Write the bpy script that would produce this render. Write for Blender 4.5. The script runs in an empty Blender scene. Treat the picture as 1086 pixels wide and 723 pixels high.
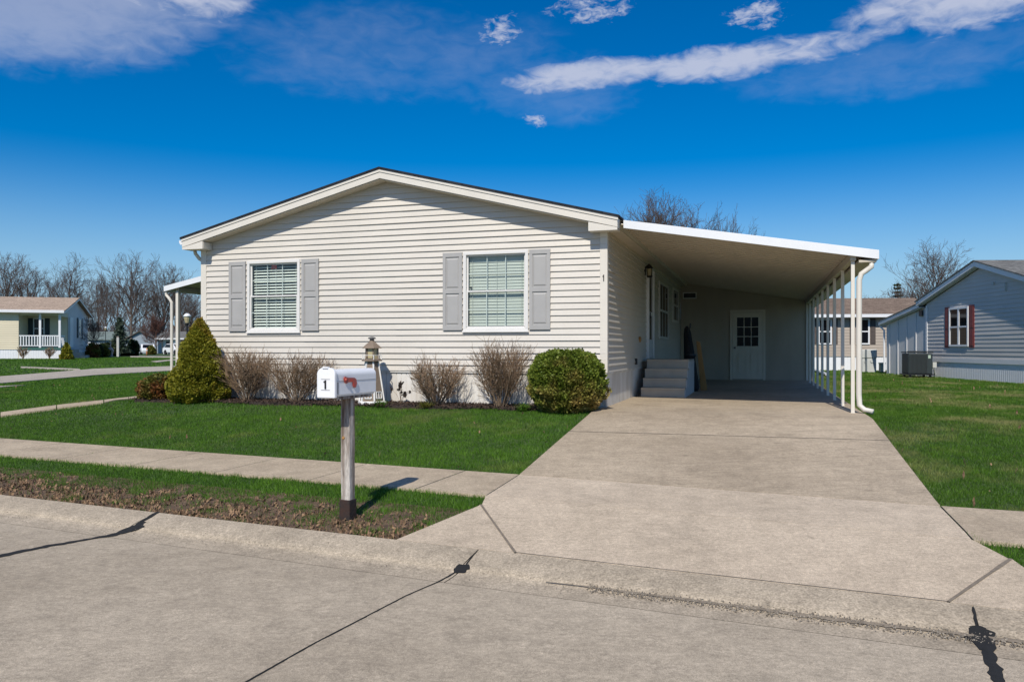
import bpy, math, random
import numpy as np
from mathutils import Vector, Matrix
sc = bpy.context.scene
col = sc.collection
R = math.radians
rnd = random.Random(7)
# ------------------------------------------------------------------ frames
F, CX, HY, CAMZ = 831.0, 543.0, 369.0, 1.6
PAD = 0.63
HA = R(17.6); HC, HS = math.cos(HA), math.sin(HA)      # house frame: u along the front, v to the back
HX0, HY0 = 1.545, 12.84
NX, NY = math.sin(R(23.5)), math.cos(R(23.5))          # street frame: s away from the kerb, t along it
S0 = 5.27
def hw(u, v): return (HX0 + u*HC + v*HS, HY0 - u*HS + v*HC)
def uv(x, y): return ((x-HX0)*HC - (y-HY0)*HS, (x-HX0)*HS + (y-HY0)*HC)
def st(s, t): return (NX*(s+S0) + NY*t, NY*(s+S0) - NX*t)
def smooth(a, b, x):
    t = np.clip((x-a)/(b-a), 0, 1); return t*t*(3-2*t)
def terrain(x, y):
    x = np.asarray(x, float); y = np.asarray(y, float)
    s = NX*x + NY*y - S0
    v = (x-HX0)*HS + (y-HY0)*HC
    far = 0.31*smooth(20, 48, y)*smooth(-5, -16, x) - 0.24*smooth(55, 120, y)*smooth(-5, -16, x)
    ds = np.maximum(s-2.45, 0); dv = np.maximum(-0.9-v, 0)
    t = ds/np.maximum(ds+dv, 1e-6)
    t = np.where(s <= 2.45, 0, t)
    lawn = 0.25 + (PAD-0.25)*t + far
    low = np.interp(s, [-9, -5.5, -0.55, -0.36, -0.2, 0, 1.35, 2.45], [0.03, 0.09, 0.0, 0.010, 0.064, 0.10, 0.225, 0.25])
    return np.where(s < 2.45, low, lawn)
def tz(x, y): return float(terrain(x, y))
def at(px, py, dz=0.0):
    """ground point seen at a photo pixel"""
    r = (px-CX)/F; k = (py-HY)/F
    lo, hi = 2.0, 400.0
    y = 2.0
    while y < hi:
        if CAMZ - k*y <= tz(r*y, y): break
        y *= 1.01
    a, b = y/1.01, y
    for _ in range(40):
        m = (a+b)/2
        if CAMZ - k*m <= tz(r*m, m): b = m
        else: a = m
    return (r*b, b)
def on(px, Y): return ((px-CX)/F*Y, Y)
# ------------------------------------------------------------------ mesh builder
class MB:
    def __init__(s): s.v = []; s.f = []
    def add(s, vs, fs):
        o = len(s.v); s.v += [tuple(p) for p in vs]; s.f += [tuple(i+o for i in f) for f in fs]; return s
    def box(s, x0, x1, y0, y1, z0, z1):
        return s.add([(x0,y0,z0),(x1,y0,z0),(x1,y1,z0),(x0,y1,z0),(x0,y0,z1),(x1,y0,z1),(x1,y1,z1),(x0,y1,z1)],
                     [(3,2,1,0),(4,5,6,7),(0,1,5,4),(1,2,6,5),(2,3,7,6),(3,0,4,7)])
    def bar(s, a, b, w, h, up=(0,0,1)):
        a = Vector(a); b = Vector(b); d = (b-a).normalized(); u = Vector(up)
        x = d.cross(u); x = x.normalized() if x.length > 1e-4 else Vector((1,0,0)); y = x.cross(d)
        vs = [p + x*i*w/2 + y*j*h/2 for p in (a, b) for i, j in ((-1,-1),(1,-1),(1,1),(-1,1))]
        return s.add(vs, [(0,1,2,3),(7,6,5,4),(4,5,1,0),(5,6,2,1),(6,7,3,2),(7,4,0,3)])
    def quad(s, a, b, c, d): return s.add([a,b,c,d], [(0,1,2,3)])
    def prism(s, pts, axis, a, b):
        """polygon (2-D points) extruded from a to b along an axis; 'y': points are (x,z), 'x': (y,z), 'z': (x,y)"""
        n = len(pts)
        def P(p, k): return {'y': (p[0],k,p[1]), 'x': (k,p[0],p[1]), 'z': (p[0],p[1],k)}[axis]
        vs = [P(p,a) for p in pts] + [P(p,b) for p in pts]
        fs = [tuple(range(n)), tuple(range(2*n-1, n-1, -1))] + [(i, i+n, (i+1)%n+n, (i+1)%n) for i in range(n)]
        return s.add(vs, fs)
    def tube(s, pts, rads, n=6, cap=True):
        pts = [Vector(p) for p in pts]
        if not hasattr(rads, '__len__'): rads = [rads]*len(pts)
        rings = []; ref = None
        for i, p in enumerate(pts):
            d = (pts[min(i+1,len(pts)-1)] - pts[max(i-1,0)]).normalized()
            if ref is None: ref = Vector((0,0,1)) if abs(d.z) < .9 else Vector((1,0,0))
            x = d.cross(ref).normalized(); y = x.cross(d)
            rings.append([p + (x*math.cos(2*math.pi*k/n) + y*math.sin(2*math.pi*k/n))*rads[i] for k in range(n)])
        vs = [q for r in rings for q in r]; fs = []
        for i in range(len(pts)-1):
            for k in range(n):
                fs.append((i*n+k, i*n+(k+1)%n, (i+1)*n+(k+1)%n, (i+1)*n+k))
        if cap: fs += [tuple(range(n-1,-1,-1)), tuple((len(pts)-1)*n+k for k in range(n))]
        return s.add(vs, fs)
    def lathe(s, prof, n=12, c=(0,0), a0=0.0):
        vs = []; fs = []
        for r, z in prof:
            for k in range(n):
                a = a0 + 2*math.pi*k/n; vs.append((c[0]+r*math.cos(a), c[1]+r*math.sin(a), z))
        for i in range(len(prof)-1):
            for k in range(n): fs.append((i*n+k, i*n+(k+1)%n, (i+1)*n+(k+1)%n, (i+1)*n+k))
        fs += [tuple(range(n-1,-1,-1)), tuple((len(prof)-1)*n+k for k in range(n))]
        return s.add(vs, fs)
    def build(s, name, m, parent=None, smooth=False, bevel=0):
        me = bpy.data.meshes.new(name); me.from_pydata(s.v, [], s.f); me.validate()
        return link(name, me, m, parent, smooth, bevel)
def link(name, me, m, parent=None, smooth=False, bevel=0):
    me.materials.append(m)
    if smooth: me.polygons.foreach_set('use_smooth', [True]*len(me.polygons))
    o = bpy.data.objects.new(name, me); col.objects.link(o)
    if parent: o.parent = parent
    if bevel:
        b = o.modifiers.new('bevel', 'BEVEL'); b.width = bevel; b.segments = 2; b.limit_method = 'ANGLE'
    return o
def np_mesh(name, V, nper, m, parent=None, tint=None):
    """V: (n*nper,3) array, faces of nper consecutive vertices"""
    n = len(V)//nper
    me = bpy.data.meshes.new(name)
    me.vertices.add(len(V)); me.vertices.foreach_set('co', np.ascontiguousarray(V, dtype=np.float32).ravel())
    me.loops.add(len(V)); me.loops.foreach_set('vertex_index', np.arange(len(V), dtype=np.int32))
    me.polygons.add(n); me.polygons.foreach_set('loop_start', np.arange(0, len(V), nper, dtype=np.int32))
    me.update(calc_edges=True)
    if tint is not None:
        at_ = me.attributes.new('tint', 'FLOAT', 'POINT'); at_.data.foreach_set('value', np.repeat(tint, nper).astype(np.float32))
    return link(name, me, m, parent)
def tag(o, label=None, cat=None, group=None, kind=None):
    if label: o['label'] = label
    if cat: o['category'] = cat
    if group: o['group'] = group
    if kind: o['kind'] = kind
    return o
def thing(name, label, cat, loc=(0,0,0), rz=0.0, group=None):
    o = bpy.data.objects.new(name, None); col.objects.link(o); o.empty_display_size = .2
    o.location = loc; o.rotation_euler = (0,0,rz)
    return tag(o, label, cat, group)
def copy_tree(o, parent=None):
    c = o.copy(); col.objects.link(c)
    if parent: c.parent = parent
    for ch in list(o.children): copy_tree(ch, c)
    return c
# ------------------------------------------------------------------ materials
def nt(m):
    m.use_nodes = True; return m.node_tree
def M(name, c, rough=.6, var=.12, scale=6.0, bump=0.0, bscale=40.0, c2=None, scale2=None, metal=0.0, spec=.5, fine=0.0, fscale=120.0, stretch=None, trans=0.0):
    """principled surface; colour drifts between c and c2 (or c*(1-var)) with noise, plus fine speckle and bump"""
    m = bpy.data.materials.new(name); t = nt(m); N = t.nodes; L = t.links
    b = N['Principled BSDF']; b.inputs['Roughness'].default_value = rough; b.inputs['Metallic'].default_value = metal
    b.inputs['Specular IOR Level'].default_value = spec
    tc = N.new('ShaderNodeTexCoord'); src = tc.outputs['Object']
    if stretch:
        mp = N.new('ShaderNodeMapping'); mp.inputs['Scale'].default_value = stretch; L.new(src, mp.inputs['Vector']); src = mp.outputs[0]
    n = N.new('ShaderNodeTexNoise'); n.inputs['Scale'].default_value = scale; n.inputs['Detail'].default_value = 5; L.new(src, n.inputs['Vector'])
    cr = N.new('ShaderNodeValToRGB'); cr.color_ramp.elements[0].position = .35; cr.color_ramp.elements[1].position = .68
    c2 = c2 or tuple(k*(1-var) for k in c)
    cr.color_ramp.elements[0].color = (*c2, 1); cr.color_ramp.elements[1].color = (*c, 1)
    L.new(n.outputs['Fac'], cr.inputs['Fac']); out = cr.outputs[0]
    if fine:
        n2 = N.new('ShaderNodeTexNoise'); n2.inputs['Scale'].default_value = fscale; n2.inputs['Detail'].default_value = 2; L.new(src, n2.inputs['Vector'])
        mr = N.new('ShaderNodeMapRange'); mr.inputs[1].default_value = .3; mr.inputs[2].default_value = .7
        mr.inputs[3].default_value = 1-fine; mr.inputs[4].default_value = 1+fine; L.new(n2.outputs['Fac'], mr.inputs[0])
        vm = N.new('ShaderNodeVectorMath'); vm.operation = 'SCALE'; L.new(out, vm.inputs[0]); L.new(mr.outputs[0], vm.inputs['Scale']); out = vm.outputs[0]
    L.new(out, b.inputs['Base Color'])
    if bump:
        n3 = N.new('ShaderNodeTexNoise'); n3.inputs['Scale'].default_value = bscale; n3.inputs['Detail'].default_value = 4; L.new(src, n3.inputs['Vector'])
        bp = N.new('ShaderNodeBump'); bp.inputs['Strength'].default_value = bump; bp.inputs['Distance'].default_value = .01
        L.new(n3.outputs['Fac'], bp.inputs['Height']); L.new(bp.outputs[0], b.inputs['Normal'])
    if trans:
        tr = N.new('ShaderNodeBsdfTranslucent'); L.new(out, tr.inputs['Color'])
        mx = N.new('ShaderNodeMixShader'); mx.inputs[0].default_value = trans
        L.new(b.outputs[0], mx.inputs[1]); L.new(tr.outputs[0], mx.inputs[2]); L.new(mx.outputs[0], N['Material Output'].inputs[0])
    return m
def concrete(name, c, dark, rough=.9, stain=.75, big=.55, grain=160, lines=None):
    """cast concrete: broad stains, middling mottling, exposed grit, fine brushed relief"""
    m = bpy.data.materials.new(name); t = nt(m); N = t.nodes; L = t.links
    b = N['Principled BSDF']; b.inputs['Roughness'].default_value = rough; b.inputs['Specular IOR Level'].default_value = .25
    tc = N.new('ShaderNodeTexCoord'); P = tc.outputs['Object']
    def noise(sc_, det=5, vec=None, rgh=.55):
        n = N.new('ShaderNodeTexNoise'); n.inputs['Scale'].default_value = sc_; n.inputs['Detail'].default_value = det; n.inputs['Roughness'].default_value = rgh
        L.new(vec or P, n.inputs['Vector']); return n.outputs['Fac']
    def rng(x, a, b_, lo, hi):
        r = N.new('ShaderNodeMapRange'); r.clamp = True
        for i, k in enumerate((a, b_, lo, hi)): r.inputs[i+1].default_value = k
        L.new(x, r.inputs[0]); return r.outputs[0]
    def mul(a, b_):
        k = N.new('ShaderNodeMath'); k.operation = 'MULTIPLY'; L.new(a, k.inputs[0]); L.new(b_, k.inputs[1]); return k.outputs[0]
    mix = N.new('ShaderNodeMix'); mix.data_type = 'RGBA'
    L.new(rng(noise(big, 7, None, .62), .36, .66, 0, 1), mix.inputs['Factor'])
    mix.inputs['A'].default_value = (*dark, 1); mix.inputs['B'].default_value = (*c, 1)
    f = mul(rng(noise(5.5, 6, None, .7), .3, .7, stain, 1.14), rng(noise(1.3, 8, None, .72), .28, .46, stain*.94, 1.0))
    f = mul(f, rng(noise(grain, 2), .3, .7, .70, 1.25))
    f = mul(f, rng(noise(34, 4, None, .75), .3, .7, .76, 1.20))
    if lines:
        mp = N.new('ShaderNodeMapping'); mp.inputs['Rotation'].default_value = (0, 0, lines[0]); mp.inputs['Scale'].default_value = lines[1]
        L.new(P, mp.inputs['Vector']); f = mul(f, rng(noise(1.0, 5, mp.outputs[0], .65), .3, .7, lines[2], 2-lines[2]))
    vo = N.new('ShaderNodeTexVoronoi'); vo.inputs['Scale'].default_value = 75; L.new(P, vo.inputs['Vector'])
    grit = rng(vo.outputs['Distance'], .06, .16, .72, 1.0); f = mul(f, grit)
    v2 = N.new('ShaderNodeTexVoronoi'); v2.inputs['Scale'].default_value = 1.7; v2.inputs['Randomness'].default_value = 1.0
    wob = N.new('ShaderNodeVectorMath'); wob.operation = 'ADD'; nz = N.new('ShaderNodeTexNoise'); nz.inputs['Scale'].default_value = 14; L.new(P, nz.inputs['Vector'])
    sc2 = N.new('ShaderNodeVectorMath'); sc2.operation = 'SCALE'; sc2.inputs['Scale'].default_value = .10; L.new(nz.outputs['Color'], sc2.inputs[0]); L.new(P, wob.inputs[0]); L.new(sc2.outputs[0], wob.inputs[1]); L.new(wob.outputs[0], v2.inputs['Vector'])
    f = mul(f, rng(v2.outputs['Distance'], .03, .085, .74, 1.0))
    vm = N.new('ShaderNodeVectorMath'); vm.operation = 'SCALE'; L.new(mix.outputs['Result'], vm.inputs[0]); L.new(f, vm.inputs['Scale'])
    L.new(vm.outputs[0], b.inputs['Base Color'])
    bp = N.new('ShaderNodeBump'); bp.inputs['Strength'].default_value = .45; bp.inputs['Distance'].default_value = .004
    L.new(noise(grain*.8, 3), bp.inputs['Height']); L.new(bp.outputs[0], b.inputs['Normal'])
    return m
def leafy(name, ca, cb, cdry, dry_scale=1.5, dry_at=(.55,.7), zdry=None, trans=.3, rough=.55):
    """foliage: colour from a per-leaf random 'tint' (ca..cb) and dry/bronzed patches (cdry)"""
    m = bpy.data.materials.new(name); t = nt(m); N = t.nodes; L = t.links
    b = N['Principled BSDF']; b.inputs['Roughness'].default_value = rough; b.inputs['Specular IOR Level'].default_value = .3
    a = N.new('ShaderNodeAttribute'); a.attribute_name = 'tint'
    m1 = N.new('ShaderNodeMix'); m1.data_type = 'RGBA'; m1.inputs['A'].default_value = (*ca,1); m1.inputs['B'].default_value = (*cb,1)
    L.new(a.outputs['Fac'], m1.inputs['Factor'])
    tc = N.new('ShaderNodeTexCoord')
    n = N.new('ShaderNodeTexNoise'); n.inputs['Scale'].default_value = dry_scale; n.inputs['Detail'].default_value = 5; n.inputs['Roughness'].default_value = .65
    L.new(tc.outputs['Object'], n.inputs['Vector']); fac = n.outputs['Fac']
    if zdry:
        sx = N.new('ShaderNodeSeparateXYZ'); L.new(tc.outputs['Object'], sx.inputs[0])
        r0 = N.new('ShaderNodeMapRange'); r0.inputs[1].default_value = zdry[0]; r0.inputs[2].default_value = zdry[1]; r0.inputs[3].default_value = 0; r0.inputs[4].default_value = zdry[2]
        L.new(sx.outputs[2], r0.inputs[0])
        ad = N.new('ShaderNodeMath'); ad.operation = 'ADD'; L.new(fac, ad.inputs[0]); L.new(r0.outputs[0], ad.inputs[1]); fac = ad.outputs[0]
    r = N.new('ShaderNodeMapRange'); r.clamp = True; r.inputs[1].default_value = dry_at[0]; r.inputs[2].default_value = dry_at[1]; L.new(fac, r.inputs[0])
    # leaves turn one by one: a random share of each patch
    m2 = N.new('ShaderNodeMix'); m2.data_type = 'RGBA'; L.new(r.outputs[0], m2.inputs['Factor']); L.new(m1.outputs['Result'], m2.inputs['A']); m2.inputs['B'].default_value = (*cdry,1)
    L.new(m2.outputs['Result'], b.inputs['Base Color'])
    tr = N.new('ShaderNodeBsdfTranslucent'); L.new(m2.outputs['Result'], tr.inputs['Color'])
    mx = N.new('ShaderNodeMixShader'); mx.inputs[0].default_value = trans
    L.new(b.outputs[0], mx.inputs[1]); L.new(tr.outputs[0], mx.inputs[2]); L.new(mx.outputs[0], N['Material Output'].inputs[0])
    return m
def glass(name, tint=(.94,.985,.965)):
    m = bpy.data.materials.new(name); t = nt(m); N = t.nodes; L = t.links
    N.remove(N['Principled BSDF'])
    tr = N.new('ShaderNodeBsdfTransparent'); tr.inputs[0].default_value = (*tint,1)
    gl = N.new('ShaderNodeBsdfGlossy'); gl.inputs['Roughness'].default_value = .02; gl.inputs[0].default_value = (1,1,1,1)
    fr = N.new('ShaderNodeLayerWeight'); fr.inputs[0].default_value = .5
    pw_ = N.new('ShaderNodeMath'); pw_.operation = 'POWER'; pw_.inputs[1].default_value = 5; L.new(fr.outputs['Facing'], pw_.inputs[0])
    ad = N.new('ShaderNodeMath'); ad.operation = 'MULTIPLY_ADD'; ad.inputs[1].default_value = .95; ad.inputs[2].default_value = .045; L.new(pw_.outputs[0], ad.inputs[0])
    mx = N.new('ShaderNodeMixShader'); L.new(ad.outputs[0], mx.inputs[0]); L.new(tr.outputs[0], mx.inputs[1]); L.new(gl.outputs[0], mx.inputs[2])
    L.new(mx.outputs[0], N['Material Output'].inputs[0]); return m
def shingle(name, c, c2):
    m = bpy.data.materials.new(name); t = nt(m); N = t.nodes; L = t.links
    b = N['Principled BSDF']; b.inputs['Roughness'].default_value = .95; b.inputs['Specular IOR Level'].default_value = .15
    tc = N.new('ShaderNodeTexCoord'); br = N.new('ShaderNodeTexBrick'); br.inputs['Scale'].default_value = 1.0
    br.inputs['Brick Width'].default_value = .30; br.inputs['Row Height'].default_value = .14; br.inputs['Mortar Size'].default_value = .006
    br.inputs['Color1'].default_value = (*c,1); br.inputs['Color2'].default_value = (*c2,1); br.inputs['Mortar'].default_value = (*[k*.5 for k in c2],1)
    L.new(tc.outputs['Object'], br.inputs['Vector'])
    n = N.new('ShaderNodeTexNoise'); n.inputs['Scale'].default_value = 9; n.inputs['Detail'].default_value = 6; L.new(tc.outputs['Object'], n.inputs['Vector'])
    mr = N.new('ShaderNodeMapRange'); mr.inputs[1].default_value=.3; mr.inputs[2].default_value=.7; mr.inputs[3].default_value=.72; mr.inputs[4].default_value=1.25; L.new(n.outputs['Fac'], mr.inputs[0])
    vm = N.new('ShaderNodeVectorMath'); vm.operation='SCALE'; L.new(br.outputs[0], vm.inputs[0]); L.new(mr.outputs[0], vm.inputs['Scale'])
    L.new(vm.outputs[0], b.inputs['Base Color']); return m

m_siding = M('siding_vinyl', (.615,.572,.505), .55, .07, .9, .06, 9, fine=.025, fscale=30)
m_skirt = M('skirting_vinyl', (.76,.74,.695), .55, .16, 3.2, .05, 20, c2=(.58,.54,.475), stretch=(1,1,.35))
m_trim = M('trim_cream', (.69,.645,.565), .5, .06, 3)
m_white = M('white_metal', (.76,.77,.78), .4, .05, 3)
m_bar = M('glazing_bar', (.55,.57,.54), .5, .05, 3)
m_frame = M('window_vinyl', (.72,.70,.665), .4, .04, 3)
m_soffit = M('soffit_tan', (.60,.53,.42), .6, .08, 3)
m_carroof = M('carport_pan', (.54,.475,.375), .5, .08, 2, stretch=(3,.4,1))
m_shutter = M('shutter_grey', (.385,.375,.36), .55, .06, 5, .1, 60)
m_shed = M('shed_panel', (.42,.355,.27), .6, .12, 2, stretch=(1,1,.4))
m_dshingle = shingle('dark_shingle', (.035,.035,.04), (.022,.022,.026))
m_greyshingle = shingle('grey_shingle', (.20,.20,.19), (.13,.13,.125))
m_brownshingle = shingle('brown_shingle', (.25,.19,.145), (.17,.125,.095))
m_tanshingle = shingle('tan_shingle', (.46,.355,.27), (.35,.27,.205))
m_greenshingle = shingle('green_grey_shingle', (.20,.25,.24), (.15,.19,.185))
m_glass = glass('window_glass')
m_darkglass = M('dark_glass', (.006,.007,.010), .05, .1, 2, spec=.22)
m_shedpane = M('shed_pane', (.003,.0035,.005), .08, .1, 2, spec=.06)
m_blind = M('blind_slat', (.80,.82,.76), .5, .05, 2)
m_blindclosed = M('blind_closed', (.46,.475,.425), .5, .05, 2)
m_dark = M('dark_room', (.03,.032,.035), .9, .2, 2)
m_black = M('black_paint', (.012,.012,.013), .45, .2, 8)
m_steps = M('grey_steps', (.53,.47,.385), .7, .15, 4, .1, 40)
m_stepside = M('grey_step_side', (.54,.53,.52), .6, .12, 4)
m_bundle = M('black_fabric', (.012,.012,.014), .85, .4, 7, .4, 12)
m_board = M('tan_board', (.42,.22,.07), .7, .2, 8, stretch=(4,4,.6))
m_door = M('white_door', (.64,.565,.45), .5, .05, 4)
m_mail = M('mailbox_white', (.83,.84,.86), .38, .07, 7, .04, 25)
m_flag = M('faded_red', (.50,.075,.05), .6, .0, 18, c2=(.34,.10,.085))
m_post = M('weathered_wood', (.66,.62,.56), .9, 0, 2.4, .8, 26, c2=(.12,.075,.05), fine=.35, fscale=26, stretch=(7,7,.55))
m_sleeve = M('rusted_sleeve', (.020,.019,.019), .9, 0, 14, .5, 40, c2=(.045,.022,.015))
m_light_tower = M('tower_brown', (.25,.19,.14), .85, .2, 8, .2, 40)
m_light_trim = M('tower_white', (.78,.77,.74), .6, .1, 8)
m_light_amber = M('tower_amber', (.50,.43,.25), .35, .2, 5)
m_light_roof = M('tower_roof', (.23,.175,.13), .8, .2, 8)
m_cap = M('tower_cap', (.10,.10,.10), .6, .2, 8)
m_bark = M('tree_bark', (.135,.108,.09), .95, .35, 3)
m_barkpale = M('pale_bark', (.21,.18,.15), .95, .35, 3)
m_twig = M('tree_twig', (.125,.092,.078), .95, .3, .6)
m_redtwig = M('reddish_twig', (.13,.06,.045), .95, .3, 2)
m_shrubtwig = M('shrub_twig', (.285,.19,.115), .95, .35, 5)
m_shrubstem = M('shrub_stem', (.27,.195,.13), .95, .3, 5)
m_fartwig = M('far_twig', (.13,.105,.10), .95, .3, .4)
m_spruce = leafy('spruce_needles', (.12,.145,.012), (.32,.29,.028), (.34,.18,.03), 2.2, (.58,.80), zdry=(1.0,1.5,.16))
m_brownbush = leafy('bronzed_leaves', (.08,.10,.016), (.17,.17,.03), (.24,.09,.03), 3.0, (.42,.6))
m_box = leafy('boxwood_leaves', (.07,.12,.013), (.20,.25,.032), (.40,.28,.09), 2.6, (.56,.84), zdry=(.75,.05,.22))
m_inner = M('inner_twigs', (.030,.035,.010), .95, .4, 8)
m_bluespruce = leafy('blue_spruce_needles', (.03,.055,.035), (.07,.10,.065), (.05,.06,.035), 1.0)
m_darkbush = leafy('dark_bush_leaves', (.015,.03,.012), (.05,.07,.022), (.06,.04,.02), 1.0)
m_yellowbush = leafy('yellow_bush_leaves', (.10,.12,.02), (.22,.20,.04), (.2,.14,.05), 1.0)
m_lawn = leafy('grass_blade', (.036,.105,.008), (.135,.275,.024), (.32,.31,.10), .55, (.58,.82), trans=.35, rough=.5)
m_sidelawn = leafy('side_grass_blade', (.040,.105,.008), (.135,.265,.024), (.36,.33,.13), .75, (.48,.70), trans=.35, rough=.5)
m_deadleaf = M('dead_leaf', (.34,.215,.12), .9, 0, 30, c2=(.09,.05,.028))
m_soil = M('soil', (.155,.10,.06), 1.0, 0, 9, .8, 40, c2=(.075,.048,.03), fine=.35, fscale=60)
m_ground = M('turf_soil', (.055,.095,.018), 1.0, 0, 1.6, .6, 30, c2=(.036,.066,.013), fine=.3, fscale=45)
m_mulch = M('mulch', (.055,.036,.026), 1.0, 0, 14, 1.0, 45, c2=(.025,.018,.014), fine=.5, fscale=60)
m_road = concrete('road_concrete', (.515,.435,.328), (.37,.308,.227), stain=.84, big=.28, lines=(R(23.5), (9, 26, 1), .90))
m_kerb = concrete('kerb_concrete', (.465,.39,.292), (.375,.312,.23), stain=.78, big=.9, grain=80)
m_drive = concrete('driveway_concrete', (.485,.397,.290), (.355,.286,.204), stain=.84, big=.33, lines=(R(17.6), (2.0, 46, 1), .84))
m_apron = concrete('apron_concrete', (.60,.495,.372), (.495,.405,.298), stain=.86, big=.35, lines=(R(23.5), (2.5, 46, 1), .93))
m_walk = concrete('sidewalk_concrete', (.50,.41,.295), (.41,.33,.235), stain=.84, big=.9)
m_lane = concrete('side_street_concrete', (.47,.415,.335), (.39,.345,.285), stain=.86, big=.2)
m_joint = M('joint_dirt', (.24,.198,.15), 1, .3, 20)
m_tar = M('tar', (.014,.014,.014), .95, .3, 20, .4, 60)
m_grey_siding = M('grey_siding', (.585,.56,.525), .6, .07, 1.0)
m_grey_shed = M('grey_shed_panel', (.64,.635,.63), .6, .07, 1.0)
m_brown_siding = M('brown_siding', (.43,.365,.30), .6, .07, 1.0)
m_cream_siding = M('cream_siding', (.70,.62,.45), .6, .06, 1.0)
m_blue_siding = M('blue_grey_siding', (.27,.32,.37), .6, .08, .6)
m_white_siding = M('white_siding', (.78,.79,.80), .6, .05, .6)
m_red = M('red_shutter', (.23,.045,.04), .6, .15, 6)
m_brownshut = M('brown_shutter', (.09,.07,.06), .6, .15, 6)
m_darkshut = M('dark_green_shutter', (.02,.035,.04), .6, .15, 6)
m_ac = M('ac_green', (.020,.032,.036), .6, .15, 4)
m_acdark = M('ac_grille', (.009,.013,.015), .7, .15, 4)
m_utility = M('utility_grey', (.52,.53,.50), .55, .08, 4)
m_paleg = M('pale_green_box', (.42,.52,.42), .6, .1, 4)
m_green = M('green_skirt', (.03,.13,.10), .6, .1, 3)
m_orange = M('orange_marker', (.62,.25,.10), .6, .1, 3)
m_stone = M('pale_stone', (.55,.46,.40), .85, .15, 10)
m_tire = M('tyre', (.015,.015,.016), .8, .2, 8)
m_carwhite = M('car_white', (.80,.80,.80), .3, .03, 3)
m_lampglobe = M('lamp_globe', (.80,.80,.78), .3, .03, 3)

# ------------------------------------------------------------------ the setting
def vnoise(x, y, s, seed=0):
    """cheap smooth value noise"""
    r = np.random.default_rng(seed); T = r.random((64,64)); x = x*s; y = y*s
    xi = np.floor(x).astype(int); yi = np.floor(y).astype(int); fx = x-xi; fy = y-yi; fx = fx*fx*(3-2*fx); fy = fy*fy*(3-2*fy)
    g_ = lambda a, b: T[a%64, b%64]
    return (g_(xi,yi)*(1-fx)+g_(xi+1,yi)*fx)*(1-fy) + (g_(xi,yi+1)*(1-fx)+g_(xi+1,yi+1)*fx)*fy
def grid_axis(segs):
    a = []
    for lo, hi, n in segs: a += list(np.linspace(lo, hi, n, endpoint=False))
    return np.array(a + [segs[-1][1]])
gx = grid_axis([(-400,-60,12), (-60,-16,36), (-16,12,180), (12,60,36), (60,400,12)])
gy = grid_axis([(-60,-10,6), (-10,3,14), (3,21,120), (21,60,40), (60,200,24), (200,700,10)])
X, Y = np.meshgrid(gx, gy)
Z = terrain(X, Y) - .03
Sg = NX*X + NY*Y - S0
Z = np.where(Sg < -.02, Z - .15, Z)
nx, ny = len(gx), len(gy)
V = np.stack([X.ravel(), Y.ravel(), Z.ravel()], 1)
fs = [(j*nx+i, j*nx+i+1, (j+1)*nx+i+1, (j+1)*nx+i) for j in range(ny-1) for i in range(nx-1)]
me = bpy.data.meshes.new('ground'); me.from_pydata([tuple(p) for p in V], [], fs)
tag(link('ground', me, m_ground, None, True), 'green lawn ground rising gently from the kerb', 'ground', kind='structure')

paved = []          # polygons kept free of grass
def slab(mb, a, b, c, d, n=8, m=6, dz=0.0, skirt=.10, keep=True):
    """paving panel a-b (front edge) to d-c (back edge), following the terrain, with sides"""
    top = {}
    for j in range(n+1):
        for i in range(m+1):
            f, g = i/m, j/n
            x = (a[0]*(1-f)+b[0]*f)*(1-g) + (d[0]*(1-f)+c[0]*f)*g
            y = (a[1]*(1-f)+b[1]*f)*(1-g) + (d[1]*(1-f)+c[1]*f)*g
            top[i,j] = (x, y, tz(x,y)+dz)
    vs = [top[i,j] for j in range(n+1) for i in range(m+1)]; W = m+1
    fs = [(j*W+i, j*W+i+1, (j+1)*W+i+1, (j+1)*W+i) for j in range(n) for i in range(m)]
    rim = [(i,0) for i in range(m+1)] + [(m,j) for j in range(1,n+1)] + [(i,n) for i in range(m-1,-1,-1)] + [(0,j) for j in range(n-1,0,-1)]
    o = len(vs)
    for (i,j) in rim: p = top[i,j]; vs.append((p[0],p[1],p[2]-skirt))
    for k in range(len(rim)):
        k2 = (k+1) % len(rim); i, j = rim[k]; i2, j2 = rim[k2]
        fs.append((j2*W+i2, j*W+i, o+k, o+k2))
    mb.add(vs, fs)
    if keep: paved.append([a,b,c,d])
def cross_us(u, s):          # point with house coordinate u and street coordinate s
    for_v = (s + S0 - NX*(HX0+u*HC) - NY*(HY0-u*HS)) / (NX*HS + NY*HC)
    return hw(u, for_v)
def lerp(a, b, t): return (a[0]+(b[0]-a[0])*t, a[1]+(b[1]-a[1])*t)
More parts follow.
